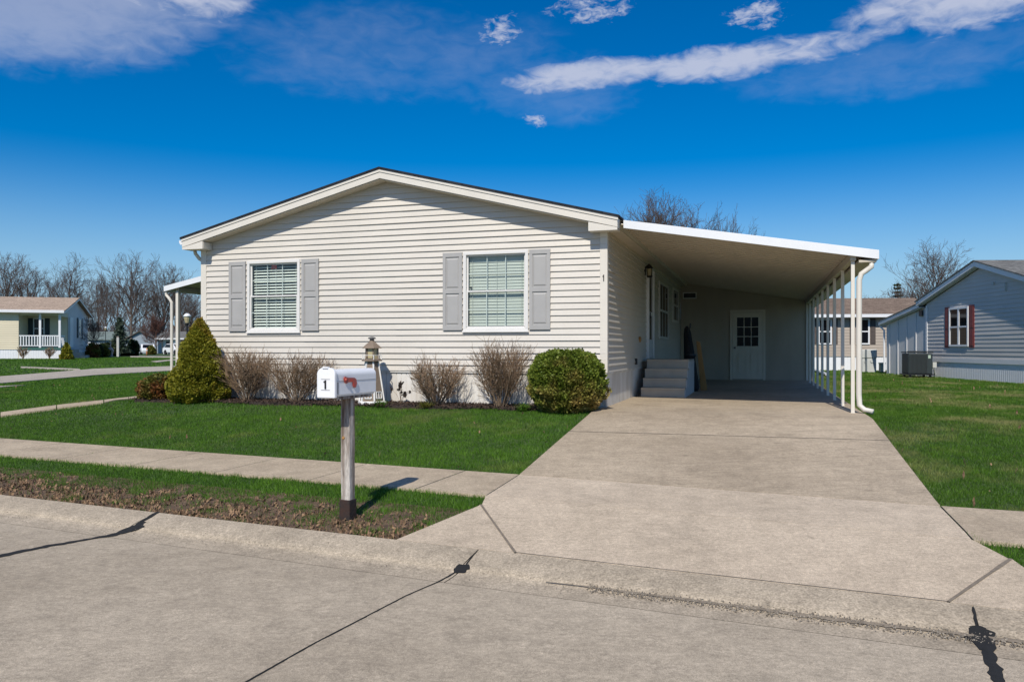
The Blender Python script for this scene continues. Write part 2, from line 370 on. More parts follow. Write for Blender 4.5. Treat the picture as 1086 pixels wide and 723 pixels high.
# road: panels across the street with open joints
tj = [-40.0, -29.6,-26.2,-22.8,-19.4,-16.4,-13.0,-9.6,-6.12,-2.63,.67,4.0,7.4,10.8,14.2,30]
rd = MB(); g = .004
for i_, p_ in ((8,at(168,543)),(9,at(506,584)),(10,at(1032,644))): tj[i_] = NY*p_[0]-NX*p_[1]
rj = [t_ for i_, t_ in enumerate(tj) if i_ not in (8,9,10)]
for a, b in zip(rj[:-1], rj[1:]):
    slab(rd, st(-12,a+g), st(-12,b-g), st(-.55,b-g), st(-.55,a+g), 10, 12)
road = tag(rd.build('road', m_road), 'grey concrete street with dark joints in front', 'road', kind='structure')
paved.append([st(-14,-60), st(-14,40), st(0,40), st(0,-60)])
kb = MB()
for a, b in zip(tj[:-1], tj[1:]):
    prof = [(-.545,0),(-.42,.004),(-.35,.010),(-.315,.020),(-.29,.036),(-.25,.052),(-.14,.077),(0,.10)]
    n = max(2, int((b-a)/.35)); vs = []; fs = []
    for i in range(n+1):
        t = a+g + (b-a-2*g)*i/n
        for s, z in prof + [(0,-.1)]:
            wob = .004*math.sin(t*3.1+s*9)+.003*math.sin(t*7.7)
            x, y = st(s + (wob if -.4 < s < -.05 else 0), t); vs.append((x, y, z + .5*(wob if -.4 < s < -.05 else 0)))
    W = len(prof)+1
    for i in range(n):
        for k in range(W-1): fs.append((i*W+k, (i+1)*W+k, (i+1)*W+k+1, i*W+k+1))
    kb.add(vs, fs)
kerb = tag(kb.build('kerb', m_kerb), 'rolled concrete kerb along the street edge', 'kerb', kind='structure')
def tar(pts, widths, name='tar_seam'):
    mb = MB(); vs = []
    P = []
    for k in range(len(pts)-1):
        n = max(3, int(math.dist(pts[k], pts[k+1])/.04))
        for i in range(n): P.append((*lerp(pts[k], pts[k+1], i/n), widths[k]+(widths[k+1]-widths[k])*i/n))
    P.append((*pts[-1], widths[-1]))
    for i, (x,y,w) in enumerate(P):
        q = P[min(i+1,len(P)-1)]; p = P[max(i-1,0)]
        d = Vector((q[0]-p[0], q[1]-p[1])).normalized(); nrm = (-d.y, d.x)
        ra, rb = w*rnd.uniform(.3,.75), w*rnd.uniform(.3,.75)
        for sgn, r_ in ((-1,ra),(0,0),(1,rb)):
            xx, yy = x+nrm[0]*sgn*r_, y+nrm[1]*sgn*r_
            vs.append((xx, yy, tz(xx,yy) + (.007 if sgn == 0 else .0035)))
    fs = []
    for i in range(len(P)-1):
        for k in range(2): fs.append((i*3+k, (i+1)*3+k, (i+1)*3+k+1, i*3+k+1))
    mb.add(vs, fs); o = mb.build(name, m_tar, road); o['kind'] = 'structure'; return o
tar([at(168,543), at(150,553), at(146,558), at(92,572), at(40,581), at(-30,596)], [.05,.06,.12,.06,.075,.07])
tar([at(506,584), at(493,601)], [.010,.013]); tar([at(497,599), at(489,603), at(482,607)], [.04,.15,.03])
tar([at(482,607), at(430,632), at(330,684), at(240,735)], [.012,.010,.009,.01])
tar([at(1032,644), at(1036,666)], [.014,.014]); tar([at(1034,664), at(1042,676), at(1046,690)], [.05,.15,.07])
tar([at(1045,686), at(1053,705), at(1062,735)], [.04,.07,.035])
# driveway
dw = MB(); UL, UR = -.05, 3.88; g = .009
A = at(420,572); B = at(524,521); J0 = at(510,535); J1 = at(547,585.5)
C_ = at(1030,568); D_ = at(1150,637); K0 = at(1072,592.5); K1 = at(1006,638.5)
def to_s(p, s):            # slide a point along the street normal to s
    cur = NX*p[0]+NY*p[1]-S0; return (p[0]+NX*(s-cur), p[1]+NY*(s-cur))
ap = MB()
A = to_s(A, .007); J1 = to_s(J1, .007); K1 = to_s(K1, .007); D_ = to_s(D_, .007)
off = lambda p, dt, ds=0: (p[0]+NY*dt+NX*ds, p[1]-NX*dt+NY*ds)
apL, apR = to_s(B, 1.36), to_s(C_, 1.25)
JL, JR = lerp(J0,J1,.0), lerp(K0,K1,.0)
slab(ap, off(J1,g), off(K1,-g), off(JR,-g), off(JL,g), 9, 24)                # apron between the flare joints
slab(ap, off(JL,g), off(JR,-g), off(apR,0,-.003), off(apL,0,-.003), 5, 24)
slab(ap, A, off(J1,-g), off(JL,-g), lerp(A,JL,.97), 6, 6)                    # left flare
slab(ap, off(K1,g), D_, lerp(D_,JR,.03), off(JR,g), 6, 6)                    # right flare
paved.append([A, J1, K1, D_, JR, apR, cross_us(UR,2.36), hw(UR,12.4), hw(UL,12.4), cross_us(UL,2.45), apL, JL])
bL, bR = cross_us(UL, 2.45), cross_us(UR, 2.36)
slab(ap, off(apL,g,.003), off(apR,-g,.003), off(bR,-g,-g), off(bL,g,-g), 6, 24)    # across the sidewalk
q0, q1 = bL, bR
for v in (-2.4, 1.0, 4.2, 7.2, 9.9, 12.2):
    a, b = hw(UL, v), hw(UR, v)
    c0 = off(q0,0,g); c1 = off(q1,0,g)
    slab(dw, c0, c1, off(b,0,-g), off(a,0,-g), 14, 10); q0, q1 = a, b
tag(ap.build('driveway_apron', m_apron), 'pale concrete apron where the driveway meets the kerb', 'driveway', kind='structure')
driveway = tag(dw.build('driveway', m_drive), 'tan concrete driveway running up under the carport', 'driveway', kind='structure')
def seam(a, b, w, parent):
    mb = MB(); n = max(4, int(math.dist(a,b)/.12)); vs = []; fs = []
    d = Vector((b[0]-a[0],b[1]-a[1])).normalized(); nr = (-d.y, d.x)
    for i in range(n+1):
        p = lerp(a,b,i/n); k = w*rnd.uniform(.35,.6)
        for sg in (-1,1):
            x, y = p[0]+nr[0]*k*sg, p[1]+nr[1]*k*sg; vs.append((x,y,tz(x,y)+.004))
    for i in range(n): fs.append((2*i,2*i+1,2*i+3,2*i+2))
    mb.add(vs,fs); o = mb.build('joint', m_joint, parent); o['kind'] = 'structure'
seam(J0, J1, .02, driveway); seam(off(J1,0,.004), off(K1,0,.004), .008, driveway); seam(K0, K1, .024, driveway)
seam(hw(UL,-2.4), hw(UR,-2.4), .013, driveway)
mb = MB(); vs = []; fs = []; k_ = 0
for t_ in np.arange(-1.9, 6.0, .03):
    w0 = .012*min(1,(t_+1.9)/1.2)*(.5+.9*float(vnoise(np.array([t_*2.3+40]),np.array([1.2]),1.0,12)[0])) + .004; c0 = -.335+.012*float(vnoise(np.array([t_*3.7+40]),np.array([4.2]),1.0,13)[0])
    for sg in (-1,1):
        x, y = st(c0+sg*w0*rnd.uniform(.6,1.1),t_); vs.append((x,y,tz(x,y)+.005))
n_ = len(vs)//2
mb.add(vs,[(2*i,2*i+1,2*i+3,2*i+2) for i in range(n_-1)]); o = mb.build('gutter_dirt', m_joint, kerb); o['kind'] = 'structure'
# sidewalks along the street
sw = MB()
tl = (NY*bL[0]-NX*bL[1]); tr_ = (NY*bR[0]-NX*bR[1])
t = tl - .02
slab(sw, st(1.38,t-.62), off(apL,-.004), off(bL,-.004), st(2.45,t-.62), 4, 5); t -= .632
while t > -32:
    w_ = 1.28; slab(sw, st(1.38,t-w_+.006), st(1.38,t-.006), st(2.45,t-.006), st(2.45,t-w_+.006), 4, 5); t -= w_
t = tr_ + .05
slab(sw, off(apR,.006), st(1.26,t+.70), st(2.38,t+.70), off(bR,.006), 4, 5); t += .712
while t < 20:
    w_ = 1.28; slab(sw, st(1.26,t+.006), st(1.26,t+w_-.006), st(2.38,t+w_-.006), st(2.38,t+.006), 4, 5); t += w_
tag(sw.build('sidewalk', m_walk), 'pale concrete sidewalk between the lawn and the kerb strip', 'sidewalk', kind='structure')
# garden path to the left porch
pw = MB()
pa = [at(-60,452), at(0,441), at(60,432.5), at(110,426.5), at(165,420.5)]; pb = [at(-60,446), at(0,437), at(60,429.2), at(110,423.8), at(165,417.8)]
for i in range(4): slab(pw, lerp(pa[i],pa[i+1],.01), lerp(pa[i],pa[i+1],.99), lerp(pb[i],pb[i+1],.99), lerp(pb[i],pb[i+1],.01), 2, 6)
tag(pw.build('path', m_walk), 'narrow concrete path crossing the lawn to the side porch', 'path', kind='structure')
# side street on the left, its driveway and the lane behind
ss = MB()
near = [at(-150,424), at(0,406), at(100,397.4), at(184,392.6), at(230,390.4)]; farr = [at(-150,409), at(0,398.8), at(100,390.8), at(184,388.0), at(230,386.6)]
for i in range(4): slab(ss, near[i], near[i+1], farr[i+1], farr[i], 4, 8)
slab(ss, at(22,389.5), at(86,392.2), at(84,390.8), at(22,388.4), 2, 6)
slab(ss, at(-60,414), at(0,410.2), at(27,408.0), at(-60,411.5), 2, 6)
slab(ss, at(138,378.6), at(210,379.6), at(210,377.9), at(138,377.4), 2, 6)
slab(ss, at(166,384.0), at(188,381.8), at(188,380.6), at(160,383.0), 2, 4)
tag(ss.build('side_street', m_lane), 'pale concrete side street passing the neighbours on the left', 'road', kind='structure')
# mulch bed
bd = MB()
bed = []
n = 26
fr_ = [(-9.0+ (8.75)*i/n, -.86 - .10*math.sin(i*.8) - .05*math.sin(i*2.3) + (.35 if i in (0,) else 0)) for i in range(n+1)]
for i in range(n):
    slab(bd, hw(*fr_[i]), hw(*fr_[i+1]), hw(fr_[i+1][0],.06), hw(fr_[i][0],.06), 5, 2, dz=.012, keep=False)
bedpoly = [hw(*p) for p in fr_] + [hw(fr_[-1][0],.1), hw(fr_[0][0],.1)]
paved.append(bedpoly)
tag(bd.build('garden_bed', m_mulch), 'dark mulch bed along the front of the house', 'garden bed', kind='structure')

# ------------------------------------------------------------------ grass
rng = np.random.default_rng(11)
def inside(poly, x, y):
    c = np.zeros(len(x), bool); n = len(poly)
    for i in range(n):
        (x1,y1),(x2,y2) = poly[i], poly[(i+1)%n]
        if y1 == y2: continue
        k = ((y1 > y) != (y2 > y)) & (x < (x2-x1)*(y-y1)/(y2-y1)+x1); c ^= k
    return c
blocks = [[hw(-7.95,-.05), hw(.02,-.05), hw(.02,17), hw(-7.95,17)], [hw(0,12.2), hw(3.9,12.2), hw(3.9,15.4), hw(0,15.4)]]
def blades(y0, y1, dens, h, w, keep):
    xm = .70*y1+2.2; n = int(dens*(y1-y0)*2*xm)
    x = rng.uniform(-xm, xm, n); y = rng.uniform(y0, y1, n)
    k = np.abs(x) < .68*y+2.0; x, y = x[k], y[k]
    for p in paved+blocks:
        a = np.array(p); mn, mx = a.min(0)-.1, a.max(0)+.1
        near_ = (x>mn[0])&(x<mx[0])&(y>mn[1])&(y<mx[1])
        k = np.ones(len(x), bool); nn_ = int(near_.sum()); k[near_] = ~inside(p, x[near_]+rng.normal(0,.022,nn_), y[near_]+rng.normal(0,.022,nn_)); x, y = x[k], y[k]
    s = NX*x+NY*y-S0
    k = keep(x, y, s); x, y = x[k], y[k]
    n = len(x); z = terrain(x,y)-.035
    patch = vnoise(x,y,1.6,3)*.4+vnoise(x,y,7,4)*.6
    hh = h*(.55+.7*patch)*rng.uniform(.6,1.25,n); ww = w*rng.uniform(.6,1.3,n)
    a = rng.uniform(0,2*np.pi,n); ln = np.abs(rng.normal(0,.62,n))*hh; b = rng.uniform(0,2*np.pi,n)
    P0 = np.stack([x-np.cos(a)*ww/2, y-np.sin(a)*ww/2, z],1); P1 = np.stack([x+np.cos(a)*ww/2, y+np.sin(a)*ww/2, z],1)
    P2 = np.stack([x+np.cos(b)*ln, y+np.sin(b)*ln, z+hh],1)
    V = np.stack([P0,P1,P2],1).reshape(-1,3); tint = np.clip(rng.normal(.42,.28,n)+.9*(patch-.5),0,1)
    return V, tint
def bare(x, y, s):
    """worn soil along the kerb, thinning towards the driveway"""
    t = NY*x - NX*y
    edge = np.interp(t, [-14,-9,-7,-5,-3.7,-3.2,-2], [.75,.72,.62,.55,.62,.25,.05])
    return (s < edge + .5*(vnoise(x,y,2.6,8)-.5) + .35*(vnoise(x,y,8,9)-.5)) & (s < 1.3) & (x < .5)
def keep_strip(x, y, s):
    b_ = bare(x,y,s); tuft = vnoise(x,y,5,21) > .70
    return (s > .01) & (s < 1.5) & (~b_ | (tuft & (rng.random(len(x)) < .7)) | (rng.random(len(x)) < .10))
def keep_front(x, y, s): return s > 1.5
def right(x, y, s): return (s > 1.5) & (uv(x,y)[0] > 3.5)
def left(x, y, s): return (s > 1.5) & (uv(x,y)[0] <= 3.5)
Vs, Ts = zip(*[blades(4.2, 9, 6500, .052, .0065, keep_strip), blades(9, 15, 4200, .052, .007, keep_strip)])
tag(np_mesh('kerb_strip_grass', np.concatenate(Vs), 3, m_lawn, None, np.concatenate(Ts)), 'patchy green grass strip between sidewalk and kerb', 'grass', kind='stuff')
bands = [(5.5,9,7000,.044,.0065),(9,13,4800,.044,.0075),(13,18,2300,.044,.011),(18,28,900,.046,.018),(28,60,140,.055,.045)]
for nm, kf, mm, lb in (('front_lawn_grass', left, m_lawn, 'dense green front lawn grass left of the driveway'), ('side_lawn_grass', right, m_sidelawn, 'green side lawn with dry patches right of the driveway')):
    Vs, Ts = zip(*[blades(*b_, kf) for b_ in bands])
    tag(np_mesh(nm, np.concatenate(Vs), 3, mm, None, np.concatenate(Ts)), lb, 'grass', kind='stuff')
# bare soil along the kerb and the leaf litter on it
so = MB()
for t0 in np.arange(-14, -2.9, .5):
    slab(so, st(.005,t0), st(.005,t0+.5), st(.95,t0+.5), st(.95,t0), 4, 3, dz=-.022, skirt=.02, keep=False)
tag(so.build('soil', m_soil), 'bare brown soil beside the kerb', 'soil', kind='structure')
n = 9000
s_ = np.abs(rng.normal(.30,.30,n)); t_ = rng.uniform(-13,-2.7,n)
x, y = NX*(s_+S0)+NY*t_, NY*(s_+S0)-NX*t_
k = bare(x,y,s_) & (s_ > .01) & (~inside([A,J1,J0],x,y)) & ((vnoise(x,y,6,77) > .38) | (rng.random(n) < .3)); x, y = x[k], y[k]; n = len(x)
z = terrain(x,y)-.016+rng.uniform(0,.018,n); a = rng.uniform(0,6.28,n); L_ = rng.uniform(.008,.028,n); W_ = L_*rng.uniform(.25,.7,n); tl1 = rng.normal(0,.010,n); tl2 = rng.normal(0,.008,n)
ca, sa = np.cos(a), np.sin(a)
V = np.stack([np.stack([x+i*ca*L_/2-j*sa*W_/2, y+i*sa*L_/2+j*ca*W_/2, z+i*tl1+j*tl2],1) for i,j in ((-1,-1),(1,-1),(1,1),(-1,1))],1).reshape(-1,3)
tag(np_mesh('leaf_litter', V, 4, m_deadleaf), 'dry brown leaf litter on the bare kerb strip', 'leaf litter', kind='stuff')
# grit washed along the gutter
n = 5200
t_ = np.where(rng.random(n) < .88, rng.uniform(-1.6,6,n), rng.uniform(-13,-1.6,n)); s_ = np.where(t_ > -1.6, -.33+rng.normal(0,.022,n)-.05*rng.random(n)**3, -.36+rng.normal(0,.07,n))
x, y = NX*(s_+S0)+NY*t_, NY*(s_+S0)-NX*t_; z = terrain(x,y)+.002+rng.uniform(0,.005,n)
d_ = rng.normal(0,1,(n,3)); d_ /= np.linalg.norm(d_,axis=1)[:,None]; e_ = np.cross(d_, rng.normal(0,1,(n,3))); e_ /= np.linalg.norm(e_,axis=1)[:,None]
q = (rng.uniform(.003,.009,n)*np.where(t_ < -1.6,.6,1))[:,None]; C = np.stack([x,y,z],1); f_ = np.cross(d_,e_)
tri = lambda a,b,c: np.stack([a,b,c],1).reshape(-1,3)
p0, p1, p2, p3 = C+d_*q, C+(-.4*d_+.9*e_)*q, C+(-.4*d_-.5*e_+.8*f_)*q, C+(-.4*d_-.5*e_-.8*f_)*q
m_grit = M('grit', (.40,.35,.28), 1, 0, 60, c2=(.10,.085,.07))
tag(np_mesh('grit', np.concatenate([tri(p0,p1,p2),tri(p0,p2,p3),tri(p0,p3,p1),tri(p1,p3,p2)]), 3, m_grit), 'coarse dark grit washed along the gutter', 'grit', kind='stuff')
# stray leaves on the lawns
n = 420; y = rng.uniform(6.5,24,n); x = rng.uniform(-.66,.66,n)*y; s_ = NX*x+NY*y-S0; k = (s_ > 1.6)
for p in paved+blocks: k &= ~inside(p,x,y)
x, y = x[k], y[k]; n = len(x); z = terrain(x,y)+rng.uniform(.005,.03,n); a = rng.uniform(0,6.28,n); L_ = rng.uniform(.012,.030,n); W_ = L_*.6; ca, sa = np.cos(a), np.sin(a); tl1 = rng.normal(0,.012,n); tl2 = rng.normal(0,.012,n)
V = np.stack([np.stack([x+i*ca*L_/2-j*sa*W_/2, y+i*sa*L_/2+j*ca*W_/2, z+i*tl1+j*tl2],1) for i,j in ((-1,-1),(1,-1),(1,1),(-1,1))],1).reshape(-1,3)
tag(np_mesh('stray_leaves', V, 4, m_deadleaf), 'stray dry leaves scattered over the green lawns', 'leaves', kind='stuff')
# bark chips on the bed
n = 9000
u_ = rng.uniform(-8.9,-.25,n); v_ = rng.uniform(-.95,-.02,n); x = HX0+u_*HC+v_*HS; y = HY0-u_*HS+v_*HC
z = terrain(x,y)+.016+rng.uniform(0,.02,n); a = rng.uniform(0,6.28,n); L_ = rng.uniform(.012,.05,n); W_ = L_*.4; tl1 = rng.normal(0,.010,n); ca, sa = np.cos(a), np.sin(a)
V = np.stack([np.stack([x+i*ca*L_/2-j*sa*W_/2, y+i*sa*L_/2+j*ca*W_/2, z+i*tl1],1) for i,j in ((-1,-1),(1,-1),(1,1),(-1,1))],1).reshape(-1,3)
m_chip = M('bark_chip', (.085,.05,.033), 1, 0, 25, c2=(.03,.02,.014))
tag(np_mesh('bark_chips', V, 4, m_chip), 'dark bark chips covering the garden bed', 'mulch', kind='stuff')

# ------------------------------------------------------------------ the house
house = thing('mobile_home', 'cream vinyl sided mobile home with grey shutters and gabled front', 'house', (HX0,HY0,PAD), -HA)
WH = 7.93; UM = -WH/2; LEN = 17.0
ZS = .57; PK = 3.94                 # top of skirting, underside of the roof at the ridge (above the pad)
def soff(u): return PK - .25*abs(u-UM)
ZE = soff(0)
PITCH = .105; LIP = .025
holes = [(-6.89,-5.74,1.26,2.62), (-2.497,-1.323,1.25,2.63)]
sd = MB()
def course(mb, z0, z1, l0, r0, l1, r1, place, lip=.025):
    """one lapped course: butt face leaning out at the bottom, small underside"""
    n = max(1, int((r0-l0)/.55)); lap_ = rnd.uniform(.15,.85) if r0-l0 > 2 else 2; k0 = lip*rnd.uniform(.93,1.07)
    for i in range(n):
        f, g = i/n, (i+1)/n
        ka = k0 + .0012*math.sin(f*9+z0*40) + (.0035 if f >= lap_ else 0); kb_ = k0 + .0012*math.sin(g*9+z0*40) + (.0035 if f >= lap_ else 0)
        A0, B0, A1, B1 = l0+(r0-l0)*f, l0+(r0-l0)*g, l1+(r1-l1)*f, l1+(r1-l1)*g
        a, b, c, d = place(A0,ka,z0), place(B0,kb_,z0), place(B1,.002,z1), place(A1,.002,z1)
        mb.quad(a,b,c,d); mb.quad(place(A0,0,z0), place(B0,0,z0), b, a)
        if i and f >= lap_ > f-1/n: mb.add([place(A0,ka-.0035,z0),a,d],[(0,1,2)])
front = lambda u, o, z: (u, -o, z)
z = ZS
while z < PK-.01:
    z1 = min(z+PITCH, PK)
    def ext(zz):
        if zz <= ZE: return -WH, 0.0
        w = (PK-zz)/.25; return UM-w, UM+w
    l0, r0 = ext(z); l1, r1 = ext(z1)
    cuts = [h for h in holes if z1 > h[2]+.021 and z < h[3]-.021]
    if not cuts: course(sd, z, z1, l0, r0, l1, r1, front)
    else:
        e = [l0] + [k for h in cuts for k in (h[0]+.02, h[1]-.02)] + [r0]
        for i in range(0, len(e), 2): course(sd, z, z1, e[i], e[i+1], e[i], e[i+1], front)
        for h in cuts:
            q = lambda zz: LIP + (.002-LIP)*(zz-z)/(z1-z)
            a, b = h[0]+.02, h[1]-.02
            if h[2]+.02 > z+.001:
                t_ = h[2]+.02; sd.quad(front(a,LIP,z), front(b,LIP,z), front(b,q(t_),t_), front(a,q(t_),t_)); sd.quad(front(a,0,z), front(b,0,z), front(b,LIP,z), front(a,LIP,z))
            if h[3]-.02 < z1-.001:
                t_ = h[3]-.02; sd.quad(front(a,q(t_),t_), front(b,q(t_),t_), front(b,.002,z1), front(a,.002,z1))
    z = z1
sd.build('front_siding', m_siding, house)
sd = MB(); z = ZS
side = lambda v, o, z: (o, v, z)
while z < ZE:
    course(sd, z, min(z+PITCH,ZE), .0, LEN, .0, LEN, side); z += PITCH
sd.build('side_siding', m_siding, house)
w = MB()       # the other two sides and the inner lining
w.box(-WH,-WH+.04, .02, LEN, ZS, ZE); w.box(-WH+.04, -.03, LEN-.04, LEN, ZS, ZE); w.box(-.05,-.008,.02,LEN,ZS,ZE)
w.build('back_wall', m_siding, house)
# skirting with vertical ribs
sk = MB()
def ribbed(mb, n, place, z0, z1, pitch=.098, d=.012):
    k = 0.0
    while k < n-1e-6:
        e = min(k+pitch, n); a, b = k+.012, k+.024
        for p, q, o1, o2 in ((k,a,0,0),(a,b,0,-d),(b,min(e,b+.012),-d,0),(min(e,b+.012),e,0,0)):
            if q > p: mb.quad(place(p,o1,z0), place(q,o2,z0), place(q,o2,z1), place(p,o1,z1))
        k = e
ribbed(sk, WH, lambda k,o,z: (-WH+k, .012-o, z), -.08, ZS-.03)
sk.build('front_skirting', m_skirt, house)
sk = MB(); ribbed(sk, LEN, lambda k,o,z: (-.012+o, k, z), -.08, ZS-.03); sk.build('side_skirting', m_skirt, house)
tr = MB(); tr.box(-WH-.005,.006,-.014,.03,ZS-.035,ZS-.002); tr.box(-.02,.014,.03,LEN,ZS-.035,ZS-.002); tr.build('skirting_rail', m_skirt, house, bevel=.003)
cb = MB()
cb.box(-.10,.024,-.026,-.001,ZS-.005,ZE+.02); cb.box(.001,.024,-.001,.09,ZS-.005,ZE+.02)
cb.build('corner_board', m_trim, house, bevel=.004)
cb = MB(); cb.box(-WH-.024,-WH+.10,-.026,.03,ZS-.005,ZE+.02); cb.build('corner_board', m_trim, house, bevel=.004)
# roof
OH, OF = .235, .30          # eave and gable overhang
RT = .17                    # underside to top of fascia
rf = MB()
for sgn in (-1, 1):
    e = WH/2+OH+.03
    zt = lambda d: PK+RT-.25*d
    pts = [(UM, zt(0)), (UM+sgn*e, zt(e)), (UM+sgn*e, zt(e)+.035), (UM, zt(0)+.035)]
    if sgn < 0: pts = pts[::-1]
    rf.prism(pts, 'y', -OF-.03, LEN+.2)
rf.build('roof', m_dshingle, house)
fa = MB()
for sgn in (-1, 1):
    e = WH/2+OH
    pts = [(UM,PK+.01),(UM+sgn*(e),PK+.01-.25*e+.0),(UM+sgn*e,PK+RT-.002-.25*e),(UM,PK+RT-.002)]
    if sgn < 0: pts = pts[::-1]
    fa.prism(pts, 'y', -OF, -OF+.025)
    # upper drip board and eave return box
    pts = [(UM,PK+RT-.05),(UM+sgn*(e+.012),PK+RT-.05-.25*e),(UM+sgn*(e+.012),PK+RT-.004-.25*e),(UM,PK+RT-.004)]
    if sgn < 0: pts = pts[::-1]
    fa.prism(pts, 'y', -OF-.014, -OF-.0005)
fa.build('rake_board', m_trim, house)
for sgn in (-1, 1):
    e = WH/2+OH; zb = PK-.25*e
    rb = MB(); a, b = UM+sgn*(e-.002), UM+sgn*(e-.47)
    pts = [(a,zb-.035),(b,zb-.035),(b,PK-.005-.25*(e-.47)),(a,PK+.006-.25*e)]
    if sgn > 0: pts = pts[::-1]
    rb.prism(pts, 'y', -OF+.004, -OF+.022)
    lo_, hi_ = min(a,b), max(a,b)
    rb.box(lo_, hi_, -OF+.022, -.03, zb-.032, zb-.02); rb.box(b-.006 if sgn<0 else b-.006, b+.006, -OF+.0225, -.03, zb-.02, PK-.02-.25*(e-.47))
    rb.build('eave_return', m_trim, house)
so_ = MB()
for sgn in (-1, 1):
    e = WH/2+.002
    pts = [(UM,PK-.006),(UM+sgn*e,PK-.006-.25*e),(UM+sgn*e,PK+.006-.25*e),(UM,PK+.006)]
    if sgn < 0: pts = pts[::-1]
    so_.prism(pts, 'y', -OF+.024, .01)
    u0, u1 = sorted((UM+sgn*(WH/2), UM+sgn*(WH/2+OH)))
    so_.box(u0, u1, .0, LEN, ZE-.062, ZE-.05)
    j = UM+sgn*(WH/2+.012); so_.box(min(j,j+.02*sgn), max(j,j+.02*sgn), .03, LEN, ZE-.11, ZE-.063)
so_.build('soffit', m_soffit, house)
fb = MB()
for sgn in (-1, 1):
    j = UM+sgn*(WH/2+OH); fb.box(min(j,j-.02*sgn), max(j,j-.02*sgn), -OF+.03, LEN, ZE-.06, ZE+.10)
fb.build('eave_board', m_trim, house)
gt = MB()
for sgn in (-1,):
    j = UM+sgn*(WH/2+OH+.002); k = j+.09*sgn
    pts = [(j,ZE+.085),(j,ZE+.005),(j+.06*sgn,ZE+.005),(k,ZE+.05),(k,ZE+.09),(k-.006*sgn,ZE+.09),(j+.006*sgn,ZE+.06)]
    if sgn > 0: pts = pts[::-1]
    gt.prism(pts, 'y', -OF+.03, LEN)
gt.build('gutter', m_white, house)
ds = MB(); ds.tube([(-WH-.19,.0,ZE-.06),(-WH-.17,.0,ZE-.14),(-WH-.10,.03,ZE-.24),(-WH-.05,.08,ZE-.30),(-WH-.05,.08,-.02)], .034, 8); ds.build('downspout', m_trim, house)
vp = MB(); vp.lathe([(.045,0),(.045,.30)], 10, (0,0)); o = vp.build('vent_pipe', m_utility, house); o.location = (-.42,4.3,ZE+.25)
# windows
def window(parent, u0, u1, z0, z1, blind, name='window', slat_tilt=.5):
    fr = MB(); t = .055; d0, d1 = -.045, .06
    fr.box(u0,u1,d0,d1,z1-t,z1); fr.box(u0,u1,d0,d1,z0,z0+t); fr.box(u0,u0+t,d0,d1,z0+t,z1-t); fr.box(u1-t,u1,d0,d1,z0+t,z1-t)
    root = fr.build(name, m_frame, parent, bevel=.004)
    sl = MB(); sl.box(u0-.012,u1+.012,-.062,-.047,z0-.012,z0+.016); sl.build('sill', m_frame, root, bevel=.003)
    zm = (z0+z1)/2 + .0
    for k, (a, b, y0) in enumerate(((zm-.012, z1-t, .004), (z0+t, zm+.022, -.020))):
        s = MB(); r = .026; x0, x1 = u0+t+.001, u1-t-.001; y1 = y0+.022
        s.box(x0,x1,y0,y1,b-r,b-.001); s.box(x0,x1,y0,y1,a+.001,a+r+ (.012 if k==1 else 0)); s.box(x0,x0+r,y0,y1,a+r,b-r); s.box(x1-r,x1,y0,y1,a+r,b-r)
        so = s.build('sash', m_frame, root)
        mu = MB(); g0, g1 = x0+r, x1-r; yy = y0+.008
        for f in (1/3, 2/3): mu.box(g0+(g1-g0)*f-.007, g0+(g1-g0)*f+.007, yy+.008, yy+.014, a+r, b-r)
        for f in (.5,): mu.box(g0, g1, yy+.0075, yy+.0145, a+r+(b-a-2*r)*f-.007, a+r+(b-a-2*r)*f+.007)
        mu.build('glazing_bar', m_bar, so)
        p = MB(); p.quad((g0-.003,y0+.011,a+r-.003),(g1+.003,y0+.011,a+r-.003),(g1+.003,y0+.011,b-r+.003),(g0-.003,y0+.011,b-r+.003)); p.build('pane', m_glass, so)
    bl = MB(); zz = z1-t-.012; yb = .085
    if blind == 'open':
        while zz > z0+t+.02:
            c, s_ = math.cos(.62)*.026, math.sin(.62)*.026
            bl.add([(u0+t+.015,yb-c,zz-s_),(u1-t-.015,yb-c,zz-s_),(u1-t-.015,yb+c,zz+s_),(u0+t+.015,yb+c,zz+s_)], [(0,1,2,3)]); zz -= .054
        mm = m_blind
    else:
        while zz > z0+t+.02:
            bl.add([(u0+t+.02,yb-.010,zz-.064),(u1-t-.02,yb-.010,zz-.064),(u1-t-.02,yb+.006,zz),(u0+t+.02,yb+.006,zz)], [(0,1,2,3)]); zz -= .052
        mm = m_blindclosed
    for f in (.08,.5,.92): bl.box(u0+t+(u1-u0-2*t)*f-.002, u0+t+(u1-u0-2*t)*f+.002, yb-.032, yb-.028, z0+t+.03, z1-t-.01)
    bl.build('blind', mm, root)
    bk = MB(); bk.box(u0-.02,u1+.02,.45,.47,z0-.05,z1+.05); bk.box(u0-.02,u0,.061,.45,z0-.05,z1+.05); bk.box(u1,u1+.02,.061,.45,z0-.05,z1+.05); bk.box(u0,u1,.061,.45,z1,z1+.02); bk.box(u0,u1,.061,.45,z0-.02,z0)
    bk.build('room_lining', m_dark, root)
    return root
w1 = window(house, *holes[0], 'open'); w2 = window(house, *holes[1], 'closed')
dc = MB(); dc.prism([(-6.42,2.47),(-6.30,2.47),(-6.29,2.52),(-6.33,2.545),(-6.40,2.54)], 'y', .050, .052); dc.build('window_sticker', m_flag, w1)
dc = MB(); dc.box(-2.40,-2.36,.040,.046,2.0,2.035); dc.build('window_latch', m_black, w2)
